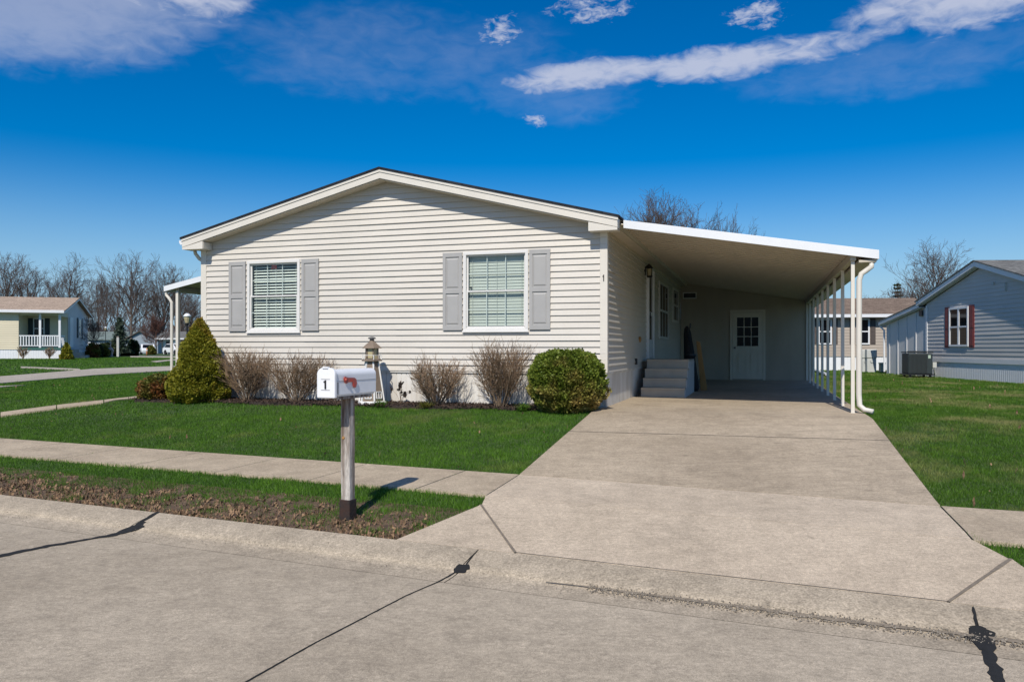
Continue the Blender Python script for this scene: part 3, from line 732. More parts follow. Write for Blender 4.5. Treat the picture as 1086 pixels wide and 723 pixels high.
def shutter(parent, u0, u1, z0, z1, m=m_shutter, y=-.018):
    s = MB(); t = .055; d = y-.028
    s.box(u0,u1,y-.012,y,z0,z1)
    zm = (z0+z1)/2
    for a, b in ((z0,z0+t+.02),(zm-.035,zm+.035),(z1-t-.02,z1)): s.box(u0,u1,d,y-.0125,a,b)
    for a, b in ((u0,u0+t),(u1-t,u1)):
        s.box(a,b,d+.0006,y-.0125,z0+t+.02,zm-.035); s.box(a,b,d+.0006,y-.0125,zm+.035,z1-t-.02)
    for a, b in ((z0+t+.045,zm-.06),(zm+.06,z1-t-.045)):
        p = .022; s.add([(u0+t+.012,y-.0125,a),(u1-t-.012,y-.0125,a),(u1-t-.012,y-.0125,b),(u0+t+.012,y-.0125,b),
               (u0+t+.012+p,y-.024,a+p),(u1-t-.012-p,y-.024,a+p),(u1-t-.012-p,y-.024,b-p),(u0+t+.012+p,y-.024,b-p)],
              [(4,5,6,7),(0,1,5,4),(1,2,6,5),(2,3,7,6),(3,0,4,7)])
    return s.build('shutter', m, parent)
for u0, u1, h in ((-7.30,-6.925,0),(-5.705,-5.345,0),(-2.875,-2.515,1),(-1.305,-.94,1)): shutter(house, u0, u1, holes[h][2]+.03, holes[h][3]-.005)
# number on the corner board
nm = MB(); nm.box(-.045,-.030,-.031,-.0265,2.06,2.17); nm.box(-.058,-.045,-.031,-.0265,2.135,2.15); nm.build('house_number', m_black, house)
# side wall: door, windows, lantern, outlet, bell
def side_window(parent, v0, v1, z0, z1, x=.02):
    f = MB(); t = .06
    for a in ((v0,v1,z1-t,z1),(v0,v1,z0,z0+t),(v0,v0+t,z0+t,z1-t),(v1-t,v1,z0+t,z1-t),(v0+t,v1-t,(z0+z1)/2-.025,(z0+z1)/2+.025)): f.box(x-.01,x+.035,a[0],a[1],a[2],a[3])
    o = f.build('window', m_frame, parent); p = MB()
    p.box(x-.008,x+.012,v0+t,v1-t,z0+t,(z0+z1)/2-.025); p.box(x-.008,x+.012,v0+t,v1-t,(z0+z1)/2+.025,z1-t); p.build('pane', m_darkglass, o)
    for f_ in (.34,.66): gb = MB(); gb.box(x+.0125,x+.02,v0+(v1-v0)*f_-.01,v0+(v1-v0)*f_+.01,z0+t,z1-t); gb.build('glazing_bar', m_bar, o)
    return o
side_window(house, 6.75, 8.75, 1.20, 2.62); side_window(house, 9.9, 11.4, 1.72, 2.70)
dr = MB(); v0, v1, z0, z1 = 4.62, 5.58, .74, 2.79
for a in ((v0,v1,z1-.06,z1),(v0,v0+.07,z0,z1-.06),(v1-.07,v1,z0,z1-.06)): dr.box(.0,.075,*a)
dro = dr.build('storm_door', m_white, house)
dl = MB(); dl.box(.02,.05,v0+.075,v1-.075,z0+.02,z0+.42); dl.box(.02,.05,v0+.075,v0+.17,z0+.42,z1-.065); dl.box(.02,.05,v1-.17,v1-.075,z0+.42,z1-.065); dl.box(.02,.0495,v0+.17,v1-.17,1.70,1.78); dl.box(.02,.0495,v0+.17,v1-.17,z1-.16,z1-.065); dl.build('door_leaf', m_white, dro)
dg = MB(); dg.box(.026,.04,v0+.17,v1-.17,z0+.42,1.70); dg.box(.026,.04,v0+.17,v1-.17,1.78,z1-.16); dg.build('pane', m_darkglass, dro)
dh = MB(); dh.bar((.085,v0+.13,1.62),(.085,v0+.13,1.76),.022,.022,(1,0,0)); dh.box(.05,.085,v0+.12,v0+.14,1.64,1.66); dh.build('handle', m_black, dro)
ln = MB(); ln.lathe([(.045,2.50),(.07,2.53),(.07,2.535)],8,(.11,4.42)); ln.lathe([(.085,2.70),(.05,2.75),(.015,2.79)],8,(.11,4.42)); ln.box(.0,.03,4.36,4.48,2.56,2.72); ln.bar((.02,4.42,2.72),(.11,4.42,2.80),.02,.02)
for k in range(4): a = k*math.pi/2+.78; ln.bar((.11+.06*math.cos(a),4.42+.06*math.sin(a),2.53),(.11+.07*math.cos(a),4.42+.07*math.sin(a),2.70),.010,.010)
lo = ln.build('wall_lantern', m_black, house); lg = MB(); lg.lathe([(.045,2.54),(.058,2.69)],8,(.11,4.42)); lg.build('lantern_glass', m_light_amber, lo)
ou = MB(); ou.box(.012,.055,2.98,3.06,.64,.76); ou.build('outlet_box', m_black, house, bevel=.006)
be = MB(); be.lathe([(.06,0),(.06,.03),(.03,.045)],12,(0,0)); b_ = be.build('hose_reel_plate', m_board, house); b_.location = (.014,3.55,1.15); b_.rotation_euler = (0,R(90),0)

# ------------------------------------------------------------------ carport
car = thing('carport', 'long carport with sloping cream roof and slender white posts', 'carport', (HX0,HY0,PAD), -HA)
C0, C1 = .30, 4.07; ZC0, ZC1 = 2.905, 2.275         # underside of the fascia at the house and at the outer edge
VC0, VC1 = -.10, 15.3
def cz(u): return ZC0 + (ZC1-ZC0)*(u-C0)/(C1-C0)
fp = MB(); fp.prism([(C0,cz(C0)),(C1,cz(C1)),(C1,cz(C1)+.133),(C0,cz(C0)+.128)], 'y', VC0-.012, VC0+.012); fp.build('front_fascia', m_white, car, bevel=.003)
fp = MB(); fp.box(C1-.022, C1, VC0+.013, VC1, ZC1+.004, ZC1+.133); fp.build('side_fascia', m_white, car)
pn = MB(); k = VC0+.014
zz0, zz1 = .075, .082                     # pans: interlocking boards running down the slope
while k < VC1-.01:
    e = min(k+.30, VC1)
    def P(u, v, dz): return (u, v, cz(u)+dz)
    for a, b, za, zb in ((k,k+.02,.055,.055),(k+.02,k+.028,.055,.075),(k+.028,e-.008,.075,.075),(e-.008,e,.075,.055)):
        pn.quad(P(.02,b,zb), P(C1-.023,b,zb), P(C1-.023,a,za), P(.02,a,za))
    pn.quad(P(.02,k,.115), P(C1-.023,k,.115), P(C1-.023,e,.115), P(.02,e,.115)); k = e
pn.build('roof_panel', m_carroof, car)
bm_ = MB(); bm_.box(3.685,3.765,VC0+.05,VC1-.05,cz(3.73)-.055,cz(3.73)+.052); bm_.build('beam', m_carroof, car)
gm = MB(); j = C1+.002; gm.prism([(j,ZC1+.0),(j+.10,ZC1+.0),(j+.10,ZC1+.10),(j+.094,ZC1+.10),(j+.094,ZC1+.01),(j+.006,ZC1+.01),(j,ZC1+.09)][::-1], 'y', VC0+.0, VC1); 
gm2 = MB(); gm2.box(3.80,C1-.03,VC0+.03,VC1,cz(C1)-.035,cz(C1)+.0); gm2.build('gutter', m_carroof, car)
for i in range(9):
    v = .03 + i*1.52
    if v > 12.2: break
    p = MB(); p.box(3.70,3.752,v-.026,v+.026,-.02,cz(3.73)-.056); p.box(3.695,3.757,v-.031,v+.031,-.02,.006)
    p.build('post', m_trim, car, bevel=.004)
dn = MB(); dn.tube([(3.98,-.02,ZC1-.03),(3.975,-.02,ZC1-.10),(3.90,-.02,ZC1-.16),(3.84,-.02,ZC1-.20),(3.81,-.02,ZC1-.30),(3.805,-.02,.28),(3.815,-.02,.12),(3.88,-.04,.055),(3.99,-.09,.03)], .040, 10); dn.build('downspout', m_trim, car, True)
# storage shed at the back of the carport
shed = thing('storage_shed', 'tan panelled storage shed with a door at the back of the carport', 'shed', (*hw(0,12.2),PAD), -HA)
sw_ = MB(); e = 3.90
def cz2(u): return cz(u)+.05
sw_.prism([(.03,-.03),(e,-.03),(e,cz2(e)-.002),(.03,cz2(.03)-.002)], 'y', 0, .05)
sw_.box(e-.05,e,.051,3.0,-.03,cz2(e)-.02); sw_.box(.03,e-.051,2.95,3.0,-.03,cz2(e)-.02)
for k in range(1,10):
    u = k*.405
    if abs(u-2.03) < .52: sw_.box(u-.012,u+.012,-.006,-.0005,2.12,cz2(u)-.02)
    else: sw_.box(u-.012,u+.012,-.006,-.0005,.0,cz2(u)-.02)
sw_.box(.03,1.50,-.011,-.0062,2.19,2.215); sw_.box(.03,e,-.012,-.0065,cz2(e)-.10,cz2(e)-.07)
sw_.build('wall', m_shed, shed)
dfr = MB(); u0, u1 = 1.52, 2.55
for a in ((u0,u0+.07,0,2.06),(u1-.07,u1,0,2.06),(u0,u1,2.06,2.13)): dfr.box(a[0],a[1],-.04,-.012,a[2],a[3])
dfo = dfr.build('door', m_door, shed)
dl = MB(); a0, a1 = u0+.075, u1-.075; fr0, fr1 = -.030, -.0125
dl.box(a0,a0+.13,fr0,fr1,.03,2.05); dl.box(a1-.13,a1,fr0,fr1,.03,2.05); dl.box(a0+.13,a1-.13,fr0,fr1,.03,.22); dl.box(a0+.13,a1-.13,fr0,fr1,.86,1.03); dl.box(a0+.13,a1-.13,fr0,fr1,1.90,2.05)
mid = (a0+a1)/2; dl.box(mid-.05,mid+.05,fr0,fr1,.22,.86)
for p0, p1 in ((a0+.13,mid-.05),(mid+.05,a1-.13)): dl.box(p0,p1,-.015,fr1,.22,.86); dl.box(p0+.035,p1-.035,-.036,-.0155,.265,.815)
dl.build('door_leaf', m_door, dfo)
dg = MB(); dg.box(a0+.13,a1-.13,-.020,fr1,1.03,1.90); dg.build('pane', m_shedpane, dfo)
mb_ = MB()
for f in (1/3,2/3): mb_.box(a0+.13+(a1-a0-.26)*f-.011,a0+.13+(a1-a0-.26)*f+.011,-.029,-.0205,1.03,1.90)
for f in (1/3,2/3): mb_.box(a0+.131,a1-.131,-.0285,-.0207,1.03+.87*f-.011,1.03+.87*f+.011)
mb_.build('glazing_bar', m_door, dfo)
kn = MB(); kn.lathe([(.028,0),(.03,.035),(.02,.06)],10); k_ = kn.build('door_knob', m_black, dfo, True); k_.location = (a0+.065,-.03,.98); k_.rotation_euler = (R(90),0,0)
vt = MB(); vt.box(.10,.52,-.03,-.013,2.50,2.70); vto = vt.build('vent', m_frame, shed); vd = MB(); vd.box(.13,.49,-.034,-.0305,2.53,2.67); vd.build('vent_screen', m_black, vto)
# entry steps
stp = thing('entry_steps', 'grey entry steps leading up to the side door', 'steps', (*hw(0,2.95),PAD), -HA)
u0, u1 = .14, 1.0; rise, run = .182, .28
for k in range(4):
    tmb = MB(); v = k*run; d = run+.03 if k < 3 else 1.31
    tmb.box(u0,u1,v-.022,v+d,(k+1)*rise-.035,(k+1)*rise); tmb.build('tread', m_steps, stp, bevel=.004)
    rmb = MB(); rmb.box(u0+.015,u1-.015,v,v+.02,k*rise,(k+1)*rise-.0355); rmb.build('riser', m_steps, stp)
prof = [(0,0)] 
for k in range(4): prof += [(k*run,(k+1)*rise-.037),((k+1)*run if k<3 else 2.13,(k+1)*rise-.037)]
prof += [(2.13,0)]
pts = [prof[0]]+prof[1:]
for a, b in ((u1-.014,u1+.004),(u0-.004,u0+.014)):
    s = MB(); s.prism([(p[0]+.021,p[1]) for p in pts], 'x', a, b); s.build('side_panel', m_stepside, stp)
# things leaning behind the steps
bn = thing('covered_bundle', 'tall narrow black wrapped bundle standing behind the entry steps', 'bundle', (*hw(.90,5.34),PAD), -HA)
b = MB(); b.lathe([(.13,0),(.16,.10),(.14,.4),(.125,.8),(.10,1.1),(.085,1.3),(.06,1.42),(.02,1.47)], 12)
bo = b.build('wrapped_canopy', m_bundle, bn, True); bo.rotation_euler = (0,R(-5),0); bo.location = (.05,0,0)
b = MB(); b.lathe([(.018,1.42),(.02,1.50),(.012,1.53)],8); b.build('pole_tip', m_black, bn)
b = MB(); b.lathe([(.125,.78),(.14,.80),(.135,.84)],12); b.build('tie_strap', m_black, bn)
bd_ = thing('leaning_board', 'tan wooden board leaning beside the black bundle', 'board', (*hw(1.10,5.75),PAD), -HA)
b = MB(); b.prism([(0,0),(.15,0),(-.01,1.10),(-.10,1.14)],'y',0,.03); b.build('board_panel', m_board, bd_, bevel=.004)
b = MB(); b.prism([(.005,.25),(.085,.25),(.08,.31),(.0,.31)],'y',-.022,-.0005); b.build('batten', m_board, bd_)

# ------------------------------------------------------------------ porch awning on the left
aw = thing('porch_awning', 'white sloping porch roof with a post on the left side of the house', 'awning', (HX0,HY0,PAD), -HA)
a0, a1 = -WH-.02, -10.62
def az_(u): return 2.80 + (2.265-2.80)*(u-a0)/(a1-a0)
p = MB(); p.prism([(a1,az_(a1)),(a0,az_(a0)),(a0,az_(a0)+.12),(a1,az_(a1)+.12)],'y',1.99,2.01); p.build('fascia', m_white, aw)
p = MB(); p.box(a1,a1+.02,2.011,8,az_(a1)+.002,az_(a1)+.12); p.build('fascia', m_white, aw)
p = MB(); p.prism([(a1+.021,az_(a1)+.055),(a0,az_(a0)+.055),(a0,az_(a0)+.10),(a1+.021,az_(a1)+.10)],'y',2.011,8); p.build('roof_panel', m_carroof, aw)
p = MB(); p.box(a1+.24,a1+.32,2.1,7.9,az_(a1+.28)-.05,az_(a1+.28)+.05); p.build('beam', m_carroof, aw)
for v in (2.12, 4.9, 7.8):
    p = MB(); p.box(a1+.245,a1+.315,v-.035,v+.035,-.02,az_(a1+.28)-.051); p.build('post', m_trim, aw, bevel=.004)
p = MB(); p.tube([(a1+.02,2.05,az_(a1)-.0),(a1+.02,2.05,az_(a1)-.08),(a1+.10,2.05,az_(a1)-.16),(a1+.16,2.06,az_(a1)-.25),(a1+.16,2.06,.1),(a1+.05,2.0,.03)],.033,8); p.build('downspout', m_trim, aw)

# ------------------------------------------------------------------ mailbox
mbx, mby = on(369, 6.80); mz = tz(mbx, mby)-.03
mail = thing('mailbox', 'white mailbox numbered 1 on a weathered wooden post by the kerb', 'mailbox', (mbx,mby,mz), R(-23.5))
ZB = 1.205 - mz
po = MB(); h_ = .0455
vs = []; fs = []
N_ = 14
for i in range(N_+1):
    zz = (ZB-.04)*i/N_
    for (sx, sy) in ((-1,-.8),(-.8,-1),(.8,-1),(1,-.8),(1,.8),(.8,1),(-.8,1),(-1,.8)):
        w_ = rnd.uniform(-.0018,.0018); vs.append((sx*h_+w_, sy*h_+w_, zz))
for i in range(N_):
    for k in range(8): fs.append((i*8+k, i*8+(k+1)%8, (i+1)*8+(k+1)%8, (i+1)*8+k))
fs.append(tuple(N_*8+k for k in range(8))); po.add(vs, fs)
pst = po.build('post', m_post, mail)
kn_ = MB(); kn_.lathe([(.014,0),(.012,.006)],8); kk = kn_.build('post_knot', m_board, pst); kk.location = (-.012,-.0485,.72); kk.rotation_euler = (R(90),0,0)
sl = MB(); sl.box(-.053,.053,-.053,.053,-.03,.185); sl.build('base_sleeve', m_sleeve, mail, bevel=.006)
br = MB(); br.box(-.07,.07,-.25,.26,ZB-.037,ZB-.012); br.build('mounting_board', m_post, mail)
def arch(w, z0, h, n=9):
    r = w/2*.62; pts = [(-w/2,z0),(w/2,z0)]
    zc = z0+h-r*1.0
    for k in range(n+1):
        a = math.pi*.5*k/n; pts.append((w/2-r+r*math.cos(a), zc+r*math.sin(a)))
    for k in range(n+1):
        a = math.pi*.5+math.pi*.5*k/n; pts.append((-w/2+r+r*math.cos(a), zc+r*math.sin(a)))
    return pts
bx = MB(); bx.prism(arch(.165,ZB,.215), 'y', -.275, .315); bx.build('box', m_mail, mail, bevel=.006)
tp = MB(); tp.box(-.068,.068,-.24,.30,ZB-.011,ZB-.0005); tp.build('box_floor_flange', m_mail, mail)
dr = MB(); dr.prism(arch(.182,ZB-.022,.252), 'y', -.315, -.2755); d_ = dr.build('box_door', m_mail, mail, bevel=.010)
tb = MB(); tb.prism([(-.03,ZB+.225),(.03,ZB+.225),(.022,ZB+.238),(-.022,ZB+.238)],'y',-.325,-.29); tb.build('door_tab', m_mail, d_, bevel=.003)
for zz in (ZB+.045, ZB+.135): rg = MB(); rg.box(-.045,.045,-.3185,-.3155,zz,zz+.004); rg.build('door_crease', m_shutter, d_)
no = MB(); no.box(-.008,.008,-.320,-.3155,ZB+.055,ZB+.128); no.box(-.018,-.008,-.320,-.3155,ZB+.108,ZB+.119); no.build('number', m_black, d_)
fl = MB()
fl.prism([(-.19,ZB+.135),(-.175,ZB+.155),(-.15,ZB+.150),(-.135,ZB+.145),(-.03,ZB+.140),(-.008,ZB+.125),(.0,ZB+.09),(-.012,ZB+.058),(-.035,ZB+.055),(-.055,ZB+.07),(-.058,ZB+.105),(-.125,ZB+.108),(-.145,ZB+.095),(-.17,ZB+.10)], 'x', .088, .094)
fo = fl.build('flag', m_flag, mail); pv = MB(); pv.lathe([(.014,0),(.012,.012)],10); pvo = pv.build('flag_pivot', m_flag, fo, True); pvo.location = (.094,-.165,ZB+.128); pvo.rotation_euler = (0,R(90),0)
sg = MB(); sg.box(.0830,.0855,-.272,.30,ZB+.118,ZB+.121); sg.box(.0830,.0850,-.27,-.25,ZB+.01,ZB+.11); sg.build('side_crease', m_shutter, mail)

# ------------------------------------------------------------------ lighthouse ornament
lx, ly = on(394.5, 13.55); lz = tz(lx,ly)+.01
lh = thing('garden_lighthouse', 'small brown wooden lighthouse ornament with white trim by the skirting', 'garden ornament', (lx,ly,lz), R(-17.6+8))
LS = 1.10/1.13; n6 = 6
b = MB(); b.lathe([(.225*LS,.02),(.115*LS,.74)], n6); b.build('tower', m_light_tower, lh)
b = MB(); b.lathe([(.255,0),(.255,.035),(.235,.05)], n6); b.build('base', m_light_trim, lh)
for k in range(n6):
    a = 2*math.pi*k/n6; b = MB(); b.bar((.228*math.cos(a),.228*math.sin(a),.02),(.116*math.cos(a),.116*math.sin(a),.73),.026,.020,(math.cos(a),math.sin(a),0)); b.build('corner_trim', m_light_trim, lh)
b = MB(); b.lathe([(.185,.735),(.185,.76),(.13,.775)], n6); b.build('gallery', m_light_roof, lh)
rl = MB()
for k in range(n6):
    a = 2*math.pi*k/n6; a2 = 2*math.pi*(k+1)/n6; p = (.172*math.cos(a),.172*math.sin(a)); q = (.172*math.cos(a2),.172*math.sin(a2))
    rl.bar((*p,.76),(*p,.84),.012,.012); rl.bar((*p,.836),(*q,.836),.008,.008)
rl.build('gallery_rail', m_light_trim, lh)
b = MB(); b.lathe([(.105,.775),(.105,.955)], n6); lan = b.build('lantern_room', m_light_amber, lh)
lp = MB()
for k in range(n6):
    a = 2*math.pi*k/n6; lp.bar((.107*math.cos(a),.107*math.sin(a),.775),(.107*math.cos(a),.107*math.sin(a),.955),.020,.020,(math.cos(a),math.sin(a),0))
lp.build('lantern_mullion', m_light_roof, lan)
b = MB(); b.lathe([(.175,.955),(.17,.97),(.045,1.075),(.045,1.09)], n6); b.build('roof', m_light_roof, lh)
b = MB(); b.lathe([(.04,1.09),(.04,1.115),(.07,1.12),(.065,1.14),(.02,1.155)], 10); b.build('cap', m_cap, lh)
for k in (4,5):
    a = 2*math.pi*(k+.5)/n6; ca, sa = math.cos(a), math.sin(a); rr = .195*.966
    w_ = MB(); P = lambda x, z: ((rr-.135*(z-.1))*ca - x*sa, (rr-.135*(z-.1))*sa + x*ca, z)
    w_.bar(P(-.055,.10),P(.055,.10),.02,.014); w_.bar(P(-.055,.21),P(.055,.21),.02,.014); w_.bar(P(-.055,.10),P(-.055,.21),.014,.02); w_.bar(P(.055,.10),P(.055,.21),.014,.02); w_.bar(P(0,.10),P(0,.21),.010,.016)
    w_.build('window_trim', m_light_trim, lh)

# ------------------------------------------------------------------ vegetation generators
class Tubes:
    """many thin tapered tubes gathered fast into one mesh"""
    def __init__(s): s.v = []; s.f = []; s.n = 0
    def seg(s, pts, rads, n):
        o = s.n; P = np.array(pts, float); m = len(P)
        D = np.empty_like(P); D[1:-1] = P[2:]-P[:-2] if m > 2 else 0; D[0] = P[1]-P[0]; D[-1] = P[-1]-P[-2]
        D /= np.linalg.norm(D,axis=1)[:,None]+1e-9
        ref = np.array([.3,.2,.93]) if abs(D[0,2]) < .85 else np.array([.95,.3,.1])
        Xa = np.cross(D, ref); Xa /= np.linalg.norm(Xa,axis=1)[:,None]+1e-9; Ya = np.cross(D, Xa)
        a = np.arange(n)*2*np.pi/n
        V = P[:,None,:] + np.array(rads)[:,None,None]*(np.cos(a)[None,:,None]*Xa[:,None,:]+np.sin(a)[None,:,None]*Ya[:,None,:])
        s.v.append(V.reshape(-1,3)); s.n += m*n
        for i in range(m-1):
            for k in range(n): s.f.append((o+i*n+k, o+i*n+(k+1)%n, o+(i+1)*n+(k+1)%n, o+(i+1)*n+k))
    def mesh(s, name):
        me = bpy.data.meshes.new(name); V = np.concatenate(s.v); Fc = np.array(s.f, dtype=np.int32)
        me.vertices.add(len(V)); me.vertices.foreach_set('co', V.astype(np.float32).ravel())
        me.loops.add(Fc.size); me.loops.foreach_set('vertex_index', Fc.ravel())
        me.polygons.add(len(Fc)); me.polygons.foreach_set('loop_start', np.arange(0,Fc.size,4,dtype=np.int32))
        me.update(calc_edges=True); return me
def grow(tb, p, d, L, r, lev, maxlev, r_, spread, rmin, counts, up=.12, sides=(6,5,4,3,3,3)):
    n = 5 if lev == 0 else (4 if lev < 3 else 3)
    pts = [np.array(p)]; d = np.array(d, float); dirs = [d]
    for i in range(n):
        d = d + np.array([r_.gauss(0,.04+.02*lev) for _ in range(3)]) + np.array([0,0,up*(.35 if lev==0 else 1)]); d /= np.linalg.norm(d)
        pts.append(pts[-1]+d*L/n); dirs.append(d)
    rads = [max(r*(1-.72*i/n), rmin) for i in range(n+1)]
    tb[0 if lev == 0 else 1].seg(pts, rads, sides[lev])
    if lev == maxlev: return
    c = counts[lev]
    for k in range(c):
        f = (.25 + .75*(k+.6*r_.random())/c) if lev else (.27+.73*(k+.5*r_.random())/c)
        f = min(f,.999); i = min(int(f*n), n-1); q = pts[i]+(pts[i+1]-pts[i])*(f*n-i); dd = dirs[i+1]
        a = r_.uniform(0,6.283) if lev else k*2.4+r_.uniform(-.5,.5)
        ax = np.cross(dd, [0,0,1] if abs(dd[2]) < .95 else [1,0,0]); ax /= np.linalg.norm(ax); ay = np.cross(dd, ax)
        th = spread*r_.uniform(.6,1.25)*(1.0 if lev else (1.45-.85*f))
        nd = dd*math.cos(th) + (ax*math.cos(a)+ay*math.sin(a))*math.sin(th)
        ll = L*((.56 if lev == 1 else .50) if lev else .60*(1.10-.50*f))*r_.uniform(.7,1.2)
        rr = max(min(rads[i]*.62, r*(.55 if lev else .45)), rmin)
        grow(tb, q, nd, ll, rr, lev+1, maxlev, r_, spread, rmin, counts, up, sides)
def tree_proto(name, seed, H, spread=.75, counts=(13,6,5,4), rmin=.02, up=.12, trunk=.021, label='', cat='tree', group=None, mb=m_bark, mt=m_twig, lean=0):
    r_ = random.Random(seed); tb = (Tubes(), Tubes())
    grow(tb, (0,0,-.1), (lean,0,1), H*.86, H*trunk, 0, 4, r_, spread, rmin, counts, up)
    root = thing(name, label, cat, (0,0,0), 0, group)
    link('trunk', tb[0].mesh('trunk'), mb, root, True); link('crown', tb[1].mesh('crown'), mt, root)
    return root
def shrub_bare(loc, H, W, seed, label, group):
    r_ = random.Random(seed); tb = (Tubes(), Tubes())
    root = thing('bare_shrub', label, 'shrub', loc, r_.uniform(0,6), group)
    for k in range(26):
        a = k*2.4+r_.uniform(-.4,.4); th = (.10+.80*math.sqrt((k+.5)/26))*W/H*1.05
        d = (math.cos(a)*math.sin(th), math.sin(a)*math.sin(th), math.cos(th))
        p0 = (.07*math.cos(a)*math.sqrt(k/26), .07*math.sin(a)*math.sqrt(k/26), -.02)
        L = H*r_.uniform(.55,.72)*(1 if th < .6 else 1.05)
        n = 5; pts = [np.array(p0)]; dd = np.array(d)
        for i in range(n):
            dd = dd+np.array([r_.gauss(0,.09) for _ in range(3)])+np.array([0,0,.20*th]); dd /= np.linalg.norm(dd); pts.append(pts[-1]+dd*L/n)
        r0 = r_.uniform(.007,.013); tb[0].seg(pts, [max(r0*(1-.6*i/n),.0035) for i in range(n+1)], 5)
        for j in range(13):
            f = .25+.75*j/12.; f = min(f,.995); i = int(f*n); q = pts[i]+(pts[i+1]-pts[i])*(f*n-i); e = pts[i+1]-pts[i]; e = e/np.linalg.norm(e)
            a2 = r_.uniform(0,6.28); ax = np.cross(e,[.3,.9,.2]); ax /= np.linalg.norm(ax); ay = np.cross(e,ax); th2 = r_.uniform(.3,.75)
            nd = e*math.cos(th2)+(ax*math.cos(a2)+ay*math.sin(a2))*math.sin(th2)
            l2 = H*r_.uniform(.16,.34); pp = [q]
            for _ in range(3):
                nd = nd+np.array([r_.gauss(0,.14) for _ in range(3)])+np.array([0,0,.09]); nd /= np.linalg.norm(nd); pp.append(pp[-1]+nd*l2/3)
            tb[1].seg(pp, [.0048,.0042,.0034,.0024], 3)
            for m_ in range(4):
                t_ = r_.uniform(.25,1); i2 = min(int(t_*3),2); q2 = pp[i2]+(pp[i2+1]-pp[i2])*(t_*3-i2)
                a3 = r_.uniform(0,6.28); th3 = r_.uniform(.35,.9); e2 = nd
                ax = np.cross(e2,[.2,.3,.9]); ax /= np.linalg.norm(ax)+1e-6; ay = np.cross(e2,ax)
                n3 = e2*math.cos(th3)+(ax*math.cos(a3)+ay*math.sin(a3))*math.sin(th3)+np.array([0,0,.1]); l3 = H*r_.uniform(.07,.17)
                mid_ = q2+n3*l3*.5+np.array([r_.gauss(0,.008) for _ in range(3)])
                tb[1].seg([q2, mid_, q2+n3*l3], [.003,.0026,.0018], 3)
    link('stem', tb[0].mesh('stem'), m_shrubstem, root); link('twig', tb[1].mesh('twig'), m_shrubtwig, root)
    return root
def leaf_shell(rfun, H, n, size, seed, lump=.12, depth=.22, elong=1.6, up=.3):
    """leaf quads spread through the outer shell of a lumpy solid of revolution; rfun(h in 0..1) -> radius"""
    g_ = np.random.default_rng(seed)
    h = g_.random(n*3); rad = np.array([rfun(k) for k in np.linspace(0,1,200)]); rm = rad.max()
    keep = g_.random(n*3)*rm < np.interp(h, np.linspace(0,1,200), rad) + .12*rm; h = h[keep][:n]; n = len(h)
    a = g_.uniform(0,2*np.pi,n)
    r0 = np.interp(h, np.linspace(0,1,200), rad)
    lumps = 1 + lump*(vnoise(a/6.2832*12+50, h*9+9, 1.0, seed)*2-1) + lump*.7*(vnoise(a/6.2832*26+9, h*19+3, 1.0, seed+1)*2-1)
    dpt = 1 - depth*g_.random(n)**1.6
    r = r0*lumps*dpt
    P = np.stack([r*np.cos(a), r*np.sin(a), h*H + g_.normal(0,size*.6,n)], 1)
    out = np.stack([np.cos(a), np.sin(a), np.full(n,up)],1) + g_.normal(0,.55,(n,3)); out /= np.linalg.norm(out,axis=1)[:,None]
    side = np.cross(out, g_.normal(0,1,(n,3))); side /= np.linalg.norm(side,axis=1)[:,None]
    sz = size*g_.uniform(.6,1.3,n)[:,None]
    V = np.stack([P-side*sz*.5, P+out*sz*elong*.5-side*sz*.12*0 , P+side*sz*.5, P-out*sz*elong*.5],1)
    V = np.stack([P-out*sz*elong*.5, P+side*sz*.5, P+out*sz*elong*.5, P-side*sz*.5],1)
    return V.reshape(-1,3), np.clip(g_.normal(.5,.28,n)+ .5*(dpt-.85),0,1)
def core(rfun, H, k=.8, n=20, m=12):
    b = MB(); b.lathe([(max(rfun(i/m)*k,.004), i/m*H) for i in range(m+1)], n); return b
def leafbush(name, label, cat, loc, rfun, H, n, size, seed, mat_, group=None, lump=.12, depth=.22, elong=1.6, up=.3, k=.82):
    root = thing(name, label, cat, loc, 0, group)
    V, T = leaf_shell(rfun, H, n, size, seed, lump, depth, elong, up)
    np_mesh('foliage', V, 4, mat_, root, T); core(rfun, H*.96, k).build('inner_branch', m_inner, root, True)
    return root
# ------------------------------------------------------------------ shrubs in the bed
def bedpt(px, v):
    r = (px-CX)/F; u = (r*(HY0+v*HC)-(HX0+v*HS))/(HC+r*HS); x, y = hw(u,v); return (x,y,tz(x,y)+.0)
cone = lambda h: .535*(1-h**1.55)**.86*(1 if h > .12 else (.84+.16*h/.12)) + .02
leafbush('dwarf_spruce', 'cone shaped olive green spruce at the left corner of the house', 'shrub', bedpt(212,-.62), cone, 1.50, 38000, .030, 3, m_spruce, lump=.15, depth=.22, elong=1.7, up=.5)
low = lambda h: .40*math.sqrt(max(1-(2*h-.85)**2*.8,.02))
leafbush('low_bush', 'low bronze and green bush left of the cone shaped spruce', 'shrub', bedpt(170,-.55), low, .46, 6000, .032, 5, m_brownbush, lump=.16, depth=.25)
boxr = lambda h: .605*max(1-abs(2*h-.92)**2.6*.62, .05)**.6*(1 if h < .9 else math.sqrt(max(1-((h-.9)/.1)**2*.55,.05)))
leafbush('boxwood', 'large rounded boxwood hedge ball beside the driveway corner', 'shrub', bedpt(601,-.72), boxr, .93, 32000, .032, 8, m_box, lump=.11, depth=.24, elong=1.35, up=.5)
